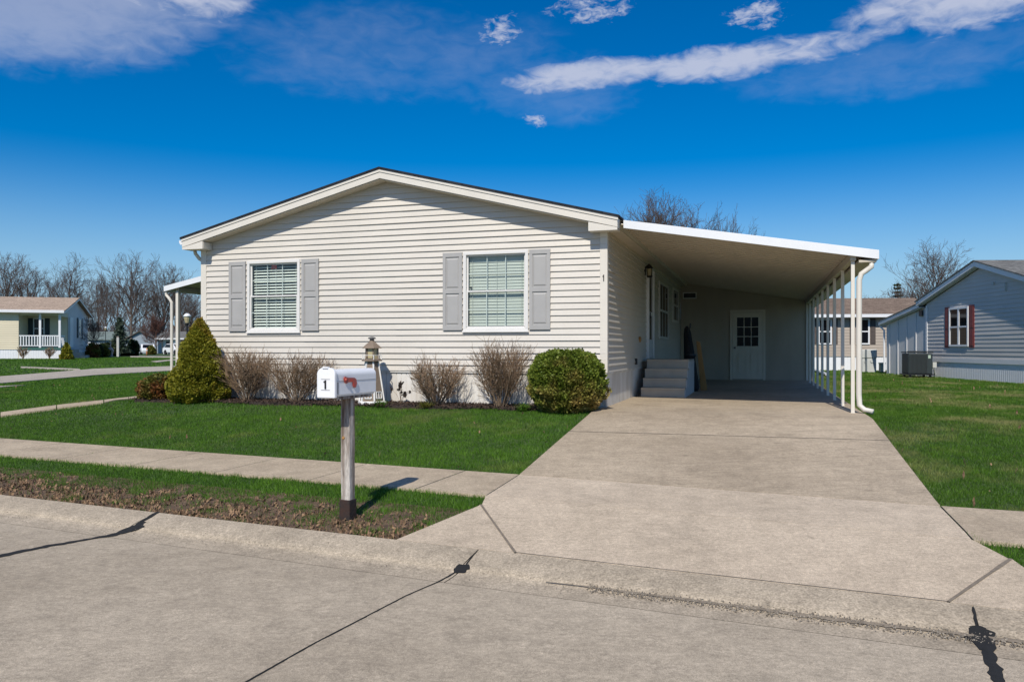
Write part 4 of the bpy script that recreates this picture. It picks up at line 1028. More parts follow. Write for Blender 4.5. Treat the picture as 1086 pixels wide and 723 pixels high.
for px, v, H, W, sd_, lb in ((262,-.50,1.10,1.02,31,'bare twiggy shrub directly right of the cone shaped spruce'), (315,-.52,1.02,1.0,44,'bare twiggy shrub just left of the white mailbox'),
                         (463,-.50,.92,.98,58,'lower bare shrub right of the lighthouse ornament'), (531,-.52,1.20,1.02,63,'tallest bare shrub, below the right window')):
    shrub_bare(bedpt(px,v), H, W*.55/H*1.55, sd_, lb, 'bare shrubs in the front bed')
wd = thing('dried_flower', 'small dried flower stalks beside the lighthouse ornament', 'plant', bedpt(425,-.35))
tb = Tubes(); hd = []
for k in range(9):
    a = rnd.uniform(0,6.28); s_ = rnd.uniform(.05,.22); h = rnd.uniform(.14,.36)
    p = [(0,0,0),(s_*.4*math.cos(a),s_*.4*math.sin(a),h*.6),(s_*math.cos(a),s_*math.sin(a),h)]; tb.seg(p,[.004,.003,.002],3); hd.append(p[2])
link('stalk', tb.mesh('stalk'), m_shrubtwig, wd)
g_ = np.random.default_rng(4)
for h_ in hd:
    C = np.array(h_)+g_.normal(0,.014,(16,3)); D1 = g_.normal(0,.013,C.shape); D2 = g_.normal(0,.013,C.shape)
    np_mesh('seed_head', np.stack([C-D1,C+D2,C+D1,C-D2],1).reshape(-1,3), 4, m_mulch, wd)
# low weeds and tufts in the bed
for px, v, sd_, lb in ((452,-.86,3,'low green weed at the bed edge below the lower bare shrub'),(404,-.80,4,'low green weed at the foot of the lighthouse ornament'),(556,-.88,5,'low green weed between the tallest bare shrub and the boxwood')):
    g_ = np.random.default_rng(sd_); n = 260; a = g_.uniform(0,6.28,n); l = g_.uniform(.05,.15,n); b0 = g_.normal(0,.05,(n,2)); w_ = .012
    P0 = np.stack([b0[:,0]-np.sin(a)*w_/2,b0[:,1]+np.cos(a)*w_/2,np.zeros(n)],1); P1 = np.stack([b0[:,0]+np.sin(a)*w_/2,b0[:,1]-np.cos(a)*w_/2,np.zeros(n)],1)
    P2 = np.stack([b0[:,0]+np.cos(a)*l*1.0,b0[:,1]+np.sin(a)*l*1.0,l*g_.uniform(.3,1.,n)],1)
    o = np_mesh('weed', np.stack([P0,P1,P2],1).reshape(-1,3), 3, m_yellowbush if sd_==3 else m_lawn, None, g_.random(n)); o.location = bedpt(px,v); tag(o, lb, 'weed', 'weeds at the bed edge')

# ------------------------------------------------------------------ neighbour houses
def lap(mb, z0, z1, k0, k1, place, pitch=.115, gable=None, lip=.014):
    """lapped siding from z0 to z1 on a straight wall; gable = (mid, z_peak, slope) closes it under a roof"""
    z = z0
    while z < z1-.005:
        e = min(z+pitch, z1)
        def ext(zz):
            if not gable: return k0, k1
            w_ = (gable[1]-zz)/gable[2]; return max(k0,gable[0]-w_), min(k1,gable[0]+w_)
        a = ext(z); b = ext(e); course(mb, z, e, a[0], a[1], b[0], b[1], place, lip); z = e
def simple_window(parent, m_, place, k0, k1, z0, z1, split=False, pane=m_darkglass):
    """place(k, out, z) -> local point; frame, panes"""
    f = MB(); t = .06
    def bx_(a, b, c, d, o0, o1, mb):
        P = [place(k,o,z) for o in (o0,o1) for k,z in ((a,c),(b,c),(b,d),(a,d))]
        mb.add(P, [(0,1,2,3),(7,6,5,4),(0,4,5,1),(1,5,6,2),(2,6,7,3),(3,7,4,0)])
    for a in ((k0,k1,z1-t,z1),(k0,k1,z0,z0+t),(k0,k0+t,z0+t,z1-t),(k1-t,k1,z0+t,z1-t)): bx_(*a,.0,.05,f)
    zm = (z0+z1)/2; bx_(k0+t,k1-t,zm-.025,zm+.025,.0,.042,f)
    km = (k0+k1)/2
    if split: bx_(km-.045,km+.045,z0+t,z1-t,.0,.046,f)
    o = f.build('window', m_, parent); p = MB(); bx_(k0+t,k1-t,z0+t,zm-.025,.0,.02,p); bx_(k0+t,k1-t,zm+.025,z1-t,.0,.025,p); p.build('pane', pane, o)
    return o, bx_
def simple_shutter(parent, m_, place, k0, k1, z0, z1):
    o, b = MB(), None
    def bx_(a, b_, c, d, o0, o1):
        P = [place(k,q,z) for q in (o0,o1) for k,z in ((a,c),(b_,c),(b_,d),(a,d))]
        o.add(P, [(0,1,2,3),(7,6,5,4),(0,4,5,1),(1,5,6,2),(2,6,7,3),(3,7,4,0)])
    bx_(k0,k1,z0,z1,.0,.025)
    zm = z0+(z1-z0)*.45
    for c, d in ((z0+.07,zm-.03),(zm+.03,z1-.07)): bx_(k0+.05,k1-.05,c,d,.0252,.034)
    return o.build('shutter', m_, parent)
# grey house on the right: gable end facing left, local frame k along the wall (away from the camera), x into the house
NH = thing('grey_neighbor_house', 'grey sided neighbour house with red shutters on the far right', 'house', (14.22,21.0,PAD), R(-2.3))
gl = lambda k, o, z: (-o, k, z)
b = MB(); lap(b, .62, 3.42, -.9, 6.35, gl, .125, (2.98,3.42,.272)); b.build('gable_siding', m_grey_siding, NH)
b = MB(); b.box(.02,11,-.88,-.84,.6,2.36); b.box(.02,11,6.30,6.34,.6,2.36); b.box(10.96,11,-.84,6.30,.6,2.36); b.build('wall', m_grey_siding, NH)
b = MB(); ribbed(b, 7.25, lambda k,o,z: (.0-o, -.9+k, z), -.1, .5, .10); b.build('skirting', m_white_siding, NH)
b = MB(); b.box(-.03,.0,-.92,6.36,.50,.64); b.build('skirting_rail', m_white, NH)
b = MB(); b.box(-.03,.03,6.27,6.37,.64,2.45); b.build('corner_board', m_white, NH)
b = MB()
for sgn in (-1,1):
    e = 4.3 if sgn < 0 else 3.75
    pts = [(2.98,3.47),(2.98+sgn*e,3.47-.272*e),(2.98+sgn*e,3.62-.272*e),(2.98,3.62)]
    if sgn > 0: pts = pts[::-1]
    b.prism(pts,'x',-.20,-.17)
b.build('rake_board', m_white, NH)
b = MB()
for sgn in (-1,1):
    e = 4.35 if sgn < 0 else 3.80
    pts = [(2.98,3.622),(2.98+sgn*e,3.622-.272*e),(2.98+sgn*e,3.66-.272*e),(2.98,3.66)]
    if sgn > 0: pts = pts[::-1]
    b.prism(pts,'x',-.23,11.3)
b.build('roof', m_greyshingle, NH)
b = MB()
for sgn in (-1,1):
    e = 4.3 if sgn < 0 else 3.7
    pts = [(2.98,3.45),(2.98+sgn*e,3.45-.272*e),(2.98+sgn*e,3.47-.272*e),(2.98,3.47)]
    if sgn > 0: pts = pts[::-1]
    b.prism(pts,'x',-.17,.0)
b.build('soffit', m_grey_shed, NH)
wn, _ = simple_window(NH, m_white, gl, 3.62, 4.78, 1.02, 2.28, True)
cu = MB(); cu.add([gl(4.30,.03,1.75),gl(4.66,.03,1.80),gl(4.66,.03,1.72),gl(4.45,.03,1.60)],[(0,1,2,3)]); 
for a, c in ((3.30,3.60),(4.80,5.08)): simple_shutter(NH, m_red, gl, a, c, .98, 2.32)
b = MB(); b.box(-.07,.0,2.2,2.26,2.85,2.93); b.build('wall_bracket', m_utility, NH); b = MB(); b.box(-.06,.0,1.6,1.64,2.62,2.86); b.build('wall_bracket', m_utility, NH)
# lean-to shed attached to it
LS_ = thing('lean_to_shed', 'pale grey panelled lean-to shed attached to the grey neighbour house', 'shed', (14.22,21.0,PAD), R(-2.3))
b = MB(); b.prism([(6.39,-.05),(9.6,-.05),(9.6,1.88),(6.39,2.40)][::-1],'x',.02,.06); b.box(.061,3.2,9.55,9.6,-.05,1.86)
for k in np.arange(6.42,9.6,.72): b.box(-.004,.019,k,k+.07,-.05,2.40-(k-6.39)*.158-.02)
b.build('wall', m_grey_shed, LS_)
b = MB(); b.prism([(6.6,2.40),(9.88,1.87),(9.88,2.00),(6.6,2.53)][::-1],'x',-.18,-.15); b.build('rake_board', m_white, LS_)
b = MB(); b.prism([(6.5,2.53),(9.92,1.98),(9.92,2.02),(6.5,2.57)][::-1],'x',-.20,3.4); b.build('roof', m_greyshingle, LS_)
b = MB(); b.prism([(6.5,2.385),(9.88,1.845),(9.88,1.865),(6.5,2.405)][::-1],'x',-.15,.0); b.build('soffit', m_grey_shed, LS_)
b = MB(); b.box(-.04,.0,6.62,6.85,2.10,2.30); b.build('vent', m_black, LS_)
b = MB(); b.tube([(-.1,9.9,1.90),(-.1,9.86,1.80),(-.04,9.68,1.66),(-.04,9.66,.05)],.035,6); b.build('downspout', m_white, LS_)
# air conditioner beside it
acx, acy = on(972.5, 26.6)
ac = thing('air_conditioner', 'dark green air conditioner on a low stand beside the pale shed', 'air conditioner', (acx,acy,tz(acx,acy)-.02), R(-10)); ac.scale = (.86,.86,.92)
for sx in (-1,1):
    for sy in (-1,1): b = MB(); b.box(sx*.36-.04,sx*.36+.04,sy*.36-.04,sy*.36+.04,0,.09); b.build('foot', m_black, ac)
b = MB(); b.box(-.50,.50,-.46,.46,.09,.13); b.build('stand', m_black, ac)
b = MB(); b.box(-.44,.44,-.42,.42,.131,.88); b.build('casing', m_ac, ac, bevel=.03)
b = MB()
for k in range(14): b.box(-.40+.047*k,-.378+.047*k,-.434,-.4205,.17,.84)
b.build('grille', m_acdark, ac)
b = MB(); b.box(-.46,.46,-.44,.44,.901,.94); b.lathe([(.36,.941),(.34,.965)],16); b.build('top_cover', m_acdark, ac, bevel=.01)
b = MB(); b.box(.27,.36,-.436,-.4205,.70,.82); b.build('rating_label', m_paleg, ac)
b = MB(); b.tube([(.45,.0,.35),(.62,.0,.33),(.68,.1,.18),(.75,.3,.10),(1.0,.35,.03)],.03,6); b.build('pipe', m_utility, ac)
b = MB(); b.box(.56,.70,-.06,.02,.36,.56); b.build('isolator_box', m_utility, ac)
# brown house behind
bx0, by0 = on(996, 34.5)
BH = thing('brown_neighbor_house', 'tan sided neighbour house with brown roof behind the carport posts', 'house', (bx0,by0,PAD-.02), -HA*.35)
fl_ = lambda k, o, z: (k, -o, z)
b = MB(); lap(b, .62, 2.42, -16, 0, fl_, .13); b.build('front_siding', m_brown_siding, BH)
b = MB(); b.box(-16,0,.02,.05,.6,2.42); b.box(-.04,0,.051,7,.6,2.42); b.box(-16,-15.96,.051,7,.6,2.42); b.prism([(0.02,2.42),(7,2.42),(3.5,3.3)],'x',-.04,0.); b.build('wall', m_brown_siding, BH)
b = MB(); ribbed(b, 16, lambda k,o,z: (-16+k, .02-o, z), -.05, .62, .12); b.build('skirting', m_white_siding, BH)
b = MB(); b.prism([(-.4,2.42),(3.5,3.36),(3.5,3.42),(-.42,2.47)],'x',-16.3,.3); b.prism([(3.5,3.36),(7.4,2.42),(7.42,2.47),(3.5,3.42)],'x',-16.3,.3); b.build('roof', m_brownshingle, BH)
b = MB(); b.box(-16.3,.3,-.45,-.40,2.34,2.48); b.build('gutter', m_white, BH)
ku = lambda px: ((px-996)/F*34.5)
for a, c in ((911,925),(872,886)):
    simple_window(BH, m_white, fl_, ku(a), ku(c), 1.15, 2.30, False)
    for p, q in ((c+.8,c+6.3),(a-6.3,a-.8)): simple_shutter(BH, m_brownshut, fl_, ku(p), ku(q), 1.15, 2.30)
# utility boxes on the lawn between the houses
for px, Yd, w_, h, lb in ((917,32.5,.26,.93,'grey utility pedestal, the narrower left one of the pair'),(923.6,32.2,.36,.95,'grey utility pedestal, the wider right one of the pair')):
    x, y = on(px,Yd); o = thing('utility_pedestal', lb, 'utility box', (x,y,tz(x,y)-.03), R(-8), 'utility pedestals on the side lawn')
    b = MB(); b.box(-w_/2,w_/2,-.12,.12,0,h*.82); b.build('cabinet', m_utility, o, bevel=.02)
    b = MB(); b.box(-w_/2-.02,w_/2+.02,-.15,.14,h*.62,h); b.build('hood', m_utility, o, bevel=.03)
    b = MB(); b.lathe([(.07,0),(.07,.03)],12); q = b.build('meter_dial', m_utility, o); q.location = (0,-.12,h*.5); q.rotation_euler = (R(90),0,0)
x, y = on(935.5,32.5); o = thing('cable_box', 'small pale green cable box near the shed corner', 'utility box', (x,y,tz(x,y)-.03), 0)
b = MB(); b.box(-.10,.10,-.10,.10,0,.34); b.build('body', m_paleg, o, bevel=.02); b = MB(); b.box(-.115,.115,-.115,.115,.34,.40); b.build('lid', m_paleg, o, bevel=.02)
pa_, pb_ = at(864,393.5), at(877,398.5); o = MB(); o.tube([(pa_[0],pa_[1],tz(*pa_)+.06),(*lerp(pa_,pb_,.5),tz(*lerp(pa_,pb_,.5))+.07),(pb_[0],pb_[1],tz(*pb_)+.05)],.05,8)
tag(o.build('drain_pipe', m_white), 'short white drain pipe lying on the grass behind the carport posts', 'pipe')

# cream house on the left with a corner porch
cx_, cy_ = on(64.5, 50); GZ = .90
CH = thing('cream_neighbor_house', 'cream house with tan roof and white railed corner porch at far left', 'house', (cx_,cy_,GZ), HA)
b = MB(); lap(b, .62, 3.0, -14, -2.35, fl_, .14); b.build('front_siding', m_cream_siding, CH)
b = MB(); b.box(-2.39,-2.35,.02,1.9,.0,3.0); b.box(-2.349,-.02,1.88,1.92,.6,3.0); b.build('porch_wall', m_cream_siding, CH)
sr = lambda k, o, z: (o, k, z)
b = MB(); lap(b, .62, 3.0, 1.95, 8.0, sr, .14); 
z = 3.0
lap(b, 3.0, 4.0, -.0, 8.0, sr, .14, (4.0,4.0,.25)); b.build('gable_siding', m_grey_shed, CH)
b = MB(); b.box(-14,-.02,7.95,8,.6,3.0); b.box(-14,-13.96,.02,7.95,.6,3.0); b.box(-2.34,-.03,.05,.15,2.78,3.0); b.box(-.10,0,.0,1.95,2.72,3.0); b.build('wall', m_cream_siding, CH)
b = MB(); ribbed(b, 14, lambda k,o,z: (-14+k, .02-o, z), -.2, .62, .14); ribbed(b, 8, lambda k,o,z: (o-.02, k, z), -.2,.60,.14); b.build('skirting', m_white_siding, CH)
b = MB(); b.box(-2.34,.02,-.03,1.87,.60,.72); b.build('porch_floor', m_green, CH)
b = MB(); b.box(-14.2,.25,-.36,.0,2.98,3.10); b.box(-2.34,.0,.0,1.88,2.98,3.0); b.build('soffit', m_white, CH)
b = MB(); 
for s0, s1 in (((-.4,2.99),(4.0,4.09)),((4.0,4.09),(8.4,2.99))):
    b.prism([s0,s1,(s1[0],s1[1]+.06),(s0[0],s0[1]+.06)],'x',-14.3,.28)
b.build('roof', m_tanshingle, CH)
b = MB(); b.prism([(-.4,2.90),(4,4.0),(4,4.085),(-.4,2.985)],'x',.26,.285); b.prism([(4,4.0),(8.4,2.90),(8.4,2.985),(4,4.085)],'x',.26,.285); b.build('rake_board', m_white, CH)
b = MB(); b.box(-14.3,.28,-.46,-.41,2.92,3.05); b.build('gutter', m_white, CH)
for x_ in (-1.16,-.06): b = MB(); b.box(x_-.06,x_+.06,-.06,.06,.72,2.97); b.build('porch_post', m_white, CH)
for a, c in ((-2.32,-1.23),(-1.09,-.13)):
    b = MB(); b.box(a,c,-.03,.03,1.44,1.51); b.box(a,c,-.025,.025,.82,.87)
    for k in np.linspace(a+.08,c-.08,7): b.box(k-.028,k+.028,-.02,.02,.87,1.44)
    b.build('porch_railing', m_white, CH)
b = MB(); b.box(-.09,-.02,.1,1.2,.82,.88); b.box(-.09,-.02,.07,1.2,1.44,1.51)
for k in np.linspace(.2,1.1,7): b.box(-.075,-.04,k-.028,k+.028,.88,1.44)
b.build('porch_railing', m_white, CH)
pl = lambda k, o, z: (k, 1.87-o, z)
simple_window(CH, m_white, pl, -2.0, -1.35, 1.3, 2.65); simple_shutter(CH, m_darkshut, pl, -2.3, -2.02, 1.3, 2.65); simple_shutter(CH, m_darkshut, pl, -1.33, -1.05, 1.3, 2.65)
simple_window(CH, m_white, sr, 4.9, 5.9, 1.45, 2.75); simple_shutter(CH, m_darkshut, sr, 4.45, 4.88, 1.4, 2.8); simple_shutter(CH, m_darkshut, sr, 5.92, 6.35, 1.4, 2.8)
b = MB(); b.box(.02,.06,2.3,3.2,.75,2.75); b.build('door', m_white, CH)
for k in range(3): b = MB(); b.box(.04,.5+.3*(2-k),2.2-.0,3.4,-.2+.0,.55-.22*(2-k)) if False else b.box(.04+.32*k,.36+.32*k,2.1,3.4,-.2,.62-.2*k); b.build('porch_step', m_steps, CH)
# blue grey house and white house further back
hx, hy = on(134.5, 130)
BG = thing('blue_grey_house', 'low blue grey gabled house beyond the blue spruce', 'house', (hx,hy,tz(hx,hy)), R(8))
b = MB(); b.box(-9,0,.1,6,0,2.3); b.box(0.01,4.9,0,.1,0,2.3); b.prism([(0,2.3),(4.9,2.3),(2.1,3.6)],'y',0,.1); b.box(4.8,4.9,.1,6,0,2.3); b.build('wall', m_blue_siding, BG)
b = MB(); b.prism([(-.4,2.25),(2.1,3.65),(2.1,3.75),(-.4,2.35)],'y',-.35,9); b.prism([(2.1,3.65),(5.3,2.15),(5.3,2.25),(2.1,3.75)],'y',-.35,9)
b.prism([(-.3,2.2),(3.5,3.6),(3.5,3.7),(-.3,2.3)],'x',-9.3,1.2); b.build('roof', m_greenshingle, BG)
b = MB(); b.prism([(2.1,3.62),(5.35,2.10),(5.35,2.26),(2.1,3.78)],'y',-.40,-.352); b.prism([(-.45,2.22),(2.1,3.62),(2.1,3.78),(-.45,2.36)],'y',-.40,-.352); b.build('rake_board', m_brownshut, BG)
b = MB(); b.box(-6.5,-5.3,-.0,.09,.9,1.9); b.build('window', m_white, BG)
hx, hy = on(168.5, 120)
WHs = thing('white_house', 'white house with grey roof and dark porch posts behind the parked cars', 'house', (hx,hy,tz(hx,hy)), R(4))
b = MB(); b.box(1.9,3.2,0,.1,0,2.35); b.box(0,1.9,1.2,1.3,0,2.35); b.box(3.2,8,1.2,1.3,0,2.35); b.box(0,.1,1.3,6,0,2.35); b.box(7.9,8,1.3,6,0,2.35); b.build('wall', m_white_siding, WHs)
b = MB(); b.prism([(-.5,2.3),(3,3.4),(3,3.5),(-.5,2.42)],'x',-.4,8.4); b.prism([(3,3.4),(6.5,2.3),(6.5,2.42),(3,3.5)],'x',-.4,8.4); b.build('roof', m_greyshingle, WHs)
b = MB(); b.box(-.4,8.4,-.55,-.5,2.2,2.42); b.build('fascia', m_white, WHs)
for x_ in (.6,1.7,3.0,4.6): b = MB(); b.box(x_-.1,x_+.1,-.3,-.12,0,2.25); b.build('porch_post', m_darkshut, WHs)
for x_ in (1.0,3.6,5.6): b = MB(); b.box(x_-.35,x_+.35,1.14 if not 1.9<x_<3.2 else -.06,1.19 if not 1.9<x_<3.2 else -.01,.9,1.9); b.build('window', m_darkglass, WHs)
# white house wing just visible beside the porch post
# parked cars
def car_thing(px, Yd, rz, label):
    x, y = on(px,Yd); root = thing('parked_car', label, 'car', (x,y,tz(x,y)-.02), rz, 'cars parked by the far houses')
    b = MB(); b.prism([(-2.1,.28),(2.1,.28),(2.15,.62),(2.0,.80),(1.1,.92),(.45,1.42),(-1.05,1.45),(-1.75,.98),(-2.1,.90),(-2.15,.5)],'y',-.85,.85); b.build('body', m_carwhite, root, bevel=.08)
    b = MB(); b.prism([(1.0,.94),(.42,1.36),(-1.0,1.38),(-1.55,.98)],'y',-.862,.862); b.build('side_window', m_darkglass, root)
    b = MB(); b.add([(1.12,-.68,.95),(1.12,.68,.95),(.53,.62,1.37),(.53,-.62,1.37)],[(0,1,2,3)]); b.build('windscreen', m_darkglass, root)
    for sx in (-1.3,1.3):
        for sy in (-.80,.80):
            w_ = MB(); w_.lathe([(.31,-.1),(.33,-.06),(.33,.06),(.31,.1)],16); o = w_.build('wheel', m_tire, root); o.location = (sx,sy,.33); o.rotation_euler = (R(90),0,0)
    for sy in (-.6,.6): w_ = MB(); w_.box(2.08,2.165,sy-.16,sy+.16,.58,.70); w_.build('headlight', m_glass, root)
car_thing(156.5, 108, R(-62), 'white parked car in front of the blue grey house')
car_thing(187, 104, R(-40), 'white parked car in front of the white house, beside the porch post')
# lamp posts
def lamp(px, Yd, H, label):
    x, y = on(px,Yd); root = thing('yard_lamp', label, 'street lamp', (x,y,tz(x,y)-.05), 0, 'yard lamp posts')
    b = MB(); b.lathe([(.07,0),(.07,.25),(.035,.28),(.032,H-.42)],10); b.build('pole', m_black, root)
    b = MB(); b.lathe([(.05,H-.42),(.10,H-.40),(.10,H-.37)],10); b.build('lamp_base', m_black, root)
    b = MB(); b.lathe([(.075,H-.368),(.12,H-.20),(.12,H-.13)],10); b.build('lamp_glass', m_light_amber, root)
    b = MB(); b.lathe([(.145,H-.128),(.14,H-.09),(.08,H-.02),(.02,H)],12); b.build('lamp_cap', m_lampglobe, root, True)
lamp(198.6, 30, 2.28, 'nearer yard lamp with a white cap behind the cone shaped spruce')
lamp(112, 78, 2.9, 'farther yard lamp standing by the dark bushes left of the blue spruce')
# white marker post, orange marker, ornament
x, y = on(125,62); o = thing('wooden_post', 'plain pale post standing in front of the blue spruce', 'post', (x,y,tz(x,y)-.05), .3)
b = MB(); b.box(-.085,.085,-.085,.085,0,1.55); b.build('shaft', m_utility, o, bevel=.01); b = MB(); b.lathe([(.13,1.55),(.10,1.60),(.02,1.66)],4,a0=.785); b.build('cap', m_barkpale, o)
x, y = on(155.8,84); o = thing('marker_post', 'short orange marker post at the edge of the far lane', 'post', (x,y,tz(x,y)-.05), .2)
b = MB(); b.lathe([(.10,0),(.09,.7),(.05,.78)],10); b.build('shaft', m_orange, o, True); b = MB(); b.lathe([(.105,.52),(.105,.62)],10); b.build('band', m_white, o)
x, y = on(118.5,60); o = thing('lawn_ornament', 'pale stone lawn ornament between the dark bushes and the blue spruce', 'garden ornament', (x,y,tz(x,y)-.03), .5)
b = MB(); b.tube([(0,0,0),(.02,0,.25),(.06,0,.5),(-.02,0,.62),(-.22,0,.66)],[.07,.06,.09,.12,.05],8); b.build('body', m_stone, o, True)
b = MB(); b.tube([(-.04,0,.62),(-.10,0,.85),(-.06,0,1.0),(-.10,0,1.1),(-.2,0,1.08)],[.07,.045,.04,.06,.02],8); b.build('neck', m_stone, o, True)
b = MB(); b.lathe([(.17,-.02),(.15,.06)],10); b.build('base', m_stone, o)
# bushes round the left houses
def bush(px, Yd, H, W, seed, mat_, label, name='bush', n=2200, conic=False):
    x, y = on(px,Yd); rf_ = (lambda h: W/2*(1-h)**.75+.01) if conic else (lambda h: W/2*math.sqrt(max(1-(2*h-.85)**2*.8,.03)))
    leafbush(name, label, 'bush', (x,y,tz(x,y)-.04), rf_, H, n, max(.07,.0022*Yd), seed, mat_, 'bushes round the left neighbours', lump=.2, depth=.3)
bush(70.5, 46.5, .95, .75, 71, m_spruce, 'small cone shaped bush at the porch corner of the cream house', conic=True)
bush(98.5, 54, .95, .85, 72, m_brownbush, 'round brown bush at the right end of the cream house')
bush(104, 57, .85, .55, 73, m_darkbush, 'narrow dark bush right of the brown bush')
bush(109.5, 58, .80, .7, 74, m_yellowbush, 'yellowish bush between the dark bush and the lawn ornament')
bush(141, 70, 1.35, .95, 75, m_darkbush, 'dark bush right of the blue spruce', n=2600)
bush(133, 69, .55, 1.1, 76, m_darkbush, 'low dark bush at the foot of the blue spruce')
bush(113, 66, 1.1, 1.6, 77, m_darkbush, 'wide dark bush behind the lawn ornament')
bush(160.5, 100, .9, .9, 78, m_yellowbush, 'small yellow green bush beside the far parked car')
for px, Yd, sd_, lb in ((24.5,48.0,81,'bare shrub at the left post of the cream house porch'),(52.5,48.6,82,'bare shrub below the white porch railing')):
    x, y = on(px,Yd); r_ = random.Random(sd_); tb = (Tubes(),Tubes()); root = thing('bare_shrub', lb, 'shrub', (x,y,tz(x,y)-.03), 0, 'bare shrubs at the cream house')
    for k in range(14):
        a = k*2.4; d = (math.cos(a)*.55*math.sqrt(k/14), math.sin(a)*.55*math.sqrt(k/14), 1)
        grow(tb, (0,0,0), d, .55, .012, 2, 4, r_, .6, .008, (0,0,4,4), .1)
    tb[0].seg([(0,0,-.02),(0,0,.12)],[.03,.02],5)
    link('stem', tb[0].mesh('stem'), m_shrubstem, root); link('twig', tb[1].mesh('twig'), m_shrubtwig, root)
# blue spruce
def spruce(px, Yd, H, W, seed, label, mat_=m_bluespruce):
    x, y = on(px,Yd); root = thing('spruce_tree', label, 'tree', (x,y,tz(x,y)-.05), 0, 'spruce trees')
    tb = MB(); tb.tube([(0,0,0),(0,0,H*.95)],[.09,.02],8); tb.build('trunk', m_bark, root)
    g_ = np.random.default_rng(seed); Vs = []; n = 0
    br_ = Tubes(); k = 0; h = .12*H
    while h < H*.97:
        for j in range(6):
            a = k*2.4+j*1.05+g_.uniform(-.2,.2); L = W/2*(1-h/H)**.85*g_.uniform(.75,1.15)+.06
            end = np.array([math.cos(a)*L, math.sin(a)*L, h-.12*L+.1*L*g_.random()])
            br_.seg([(0,0,h),tuple(end)],[.02,.008],3)
            m = max(10,int(46*L)); f = g_.random(m)**.7; P = np.array([0,0,h])+f[:,None]*(end-np.array([0,0,h]))+g_.normal(0,.05+.05*L,(m,3))*[1,1,.5]
            o = g_.normal(0,1,(m,3))+[math.cos(a),math.sin(a),.4]; o /= np.linalg.norm(o,axis=1)[:,None]; s = np.cross(o,g_.normal(0,1,(m,3))); s /= np.linalg.norm(s,axis=1)[:,None]
            q = .11*g_.uniform(.6,1.3,m)[:,None]; Vs.append(np.stack([P-o*q,P+s*q*.45,P+o*q,P-s*q*.45],1).reshape(-1,3))
        h += .045*H; k += 1
    V = np.concatenate(Vs); np_mesh('crown', V, 4, mat_, root, g_.random(len(V)//4)); link('branch', br_.mesh('branch'), m_bark, root)
spruce(127, 68, 3.55, 1.75, 91, 'blue green spruce standing on the far left lawn')
spruce(951.5, 60, 6.3, 1.9, 92, 'dark spruce tip rising behind the brown roof', m_darkbush)

# ------------------------------------------------------------------ bare trees
protos = {}
def proto(key, *a, **k):
    protos[key] = tree_proto('bare_tree', *a, **k); protos[key]['used'] = False
proto('a', 101, 18.0, .70, (17,7,5,4), .017, .05)
proto('b', 102, 18.0, .62, (16,7,5,4), .017, .05)
proto('c', 103, 18.0, .82, (18,7,5,4), .017, .04)
proto('slim', 104, 18.0, .42, (15,6,4,4), .016, .08, .014)
proto('brushy', 105, 5.0, .62, (20,8,6,4), .012, .12, .018, mb=m_bark, mt=m_redtwig)
proto('round', 106, 12.0, .74, (22,8,5,4), .011, .09, .020)
proto('small', 107, 5.0, .60, (14,7,5,4), .008, .06, .020, mb=m_barkpale, mt=m_twig)
hgt = {'a':18,'b':18,'c':18,'slim':18,'brushy':5,'round':12,'small':5}
for k_ in protos:            # real crown height of each prototype
    zz = max(v.co.z for ch in protos[k_].children for v in ch.data.vertices); hgt[k_] = zz
def tree(key, px, top, Yd, rz, label, group, wide=1.0):
    o = protos[key]
    if o['used']: o = copy_tree(o)
    else: o['used'] = True
    x, y = on(px, Yd); g0 = tz(x,y)-.1; H = CAMZ + (HY-top)/F*Yd - g0; s = H/hgt[key]
    o.location = (x,y,g0); o.rotation_euler = (0,0,rz); o.scale = (s*wide,s*wide,s); tag(o, label, 'tree', group)
    return o
GL = 'bare trees along the left horizon'
tree('a', 8, 264, 150, .3, 'bare tree cut by the left edge of the photo, above the tan roof', GL)
tree('b', 30, 270, 165, 1.9, 'bare tree over the tan roof with a forked crown', GL)
tree('c', 74, 266, 140, 2.9, 'broad bare tree above the gable of the cream house', GL)
tree('slim', 53, 284, 175, 1.0, 'slender bare tree between the two crowns over the tan roof', GL)
tree('slim', 92, 300, 150, 4.0, 'slender low bare tree just right of the cream gable', GL)
tree('slim', 103, 282, 160, 2.2, 'slender bare tree right of the cream house', GL)
tree('slim', 114, 285, 135, 5.2, 'slender bare tree left of the tallest one', GL)
tree('slim', 122, 290, 150, .4, 'slender bare tree above the blue spruce', GL)
tree('a', 139, 264, 130, 4.1, 'tallest broad bare tree above the blue grey house', GL)
tree('slim', 150, 290, 170, 3.1, 'slender bare tree close behind the tallest one', GL)
tree('b', 172, 268, 138, .8, 'tall bare tree left of the white porch awning', GL)
tree('c', 192, 290, 165, 5.0, 'bare tree partly hidden by the white porch awning', GL)
tree('b', 205, 300, 150, 3.4, 'bare tree beneath the awning, against the house corner', GL)
tree('slim', 184, 286, 180, 1.5, 'slender bare tree touching the awning edge', GL)
tree('slim', 160, 300, 150, .9, 'short slender bare tree above the brown twigged tree', GL)
tree('brushy', 166, 331, 112, .5, 'small dense reddish brown bare tree by the white house', 'small yard trees on the left')
tree('small', 101, 332, 56, 2.0, 'small pale trunked bare tree at the end of the cream house', 'small yard trees on the left')
GC = 'bare trees rising behind the carport roof'
tree('round', 681, 200, 52, .4, 'bare tree just right of the house roof end', GC, .85)
tree('round', 699, 196, 56, 2.5, 'tallest bare tree above the carport fascia', GC, .9)
tree('a', 728, 212, 58, 3.3, 'spreading bare tree between the tallest one and the upright one', GC, .95)
tree('slim', 766, 213, 54, 1.1, 'upright narrow bare tree over the middle of the carport', GC, .9)
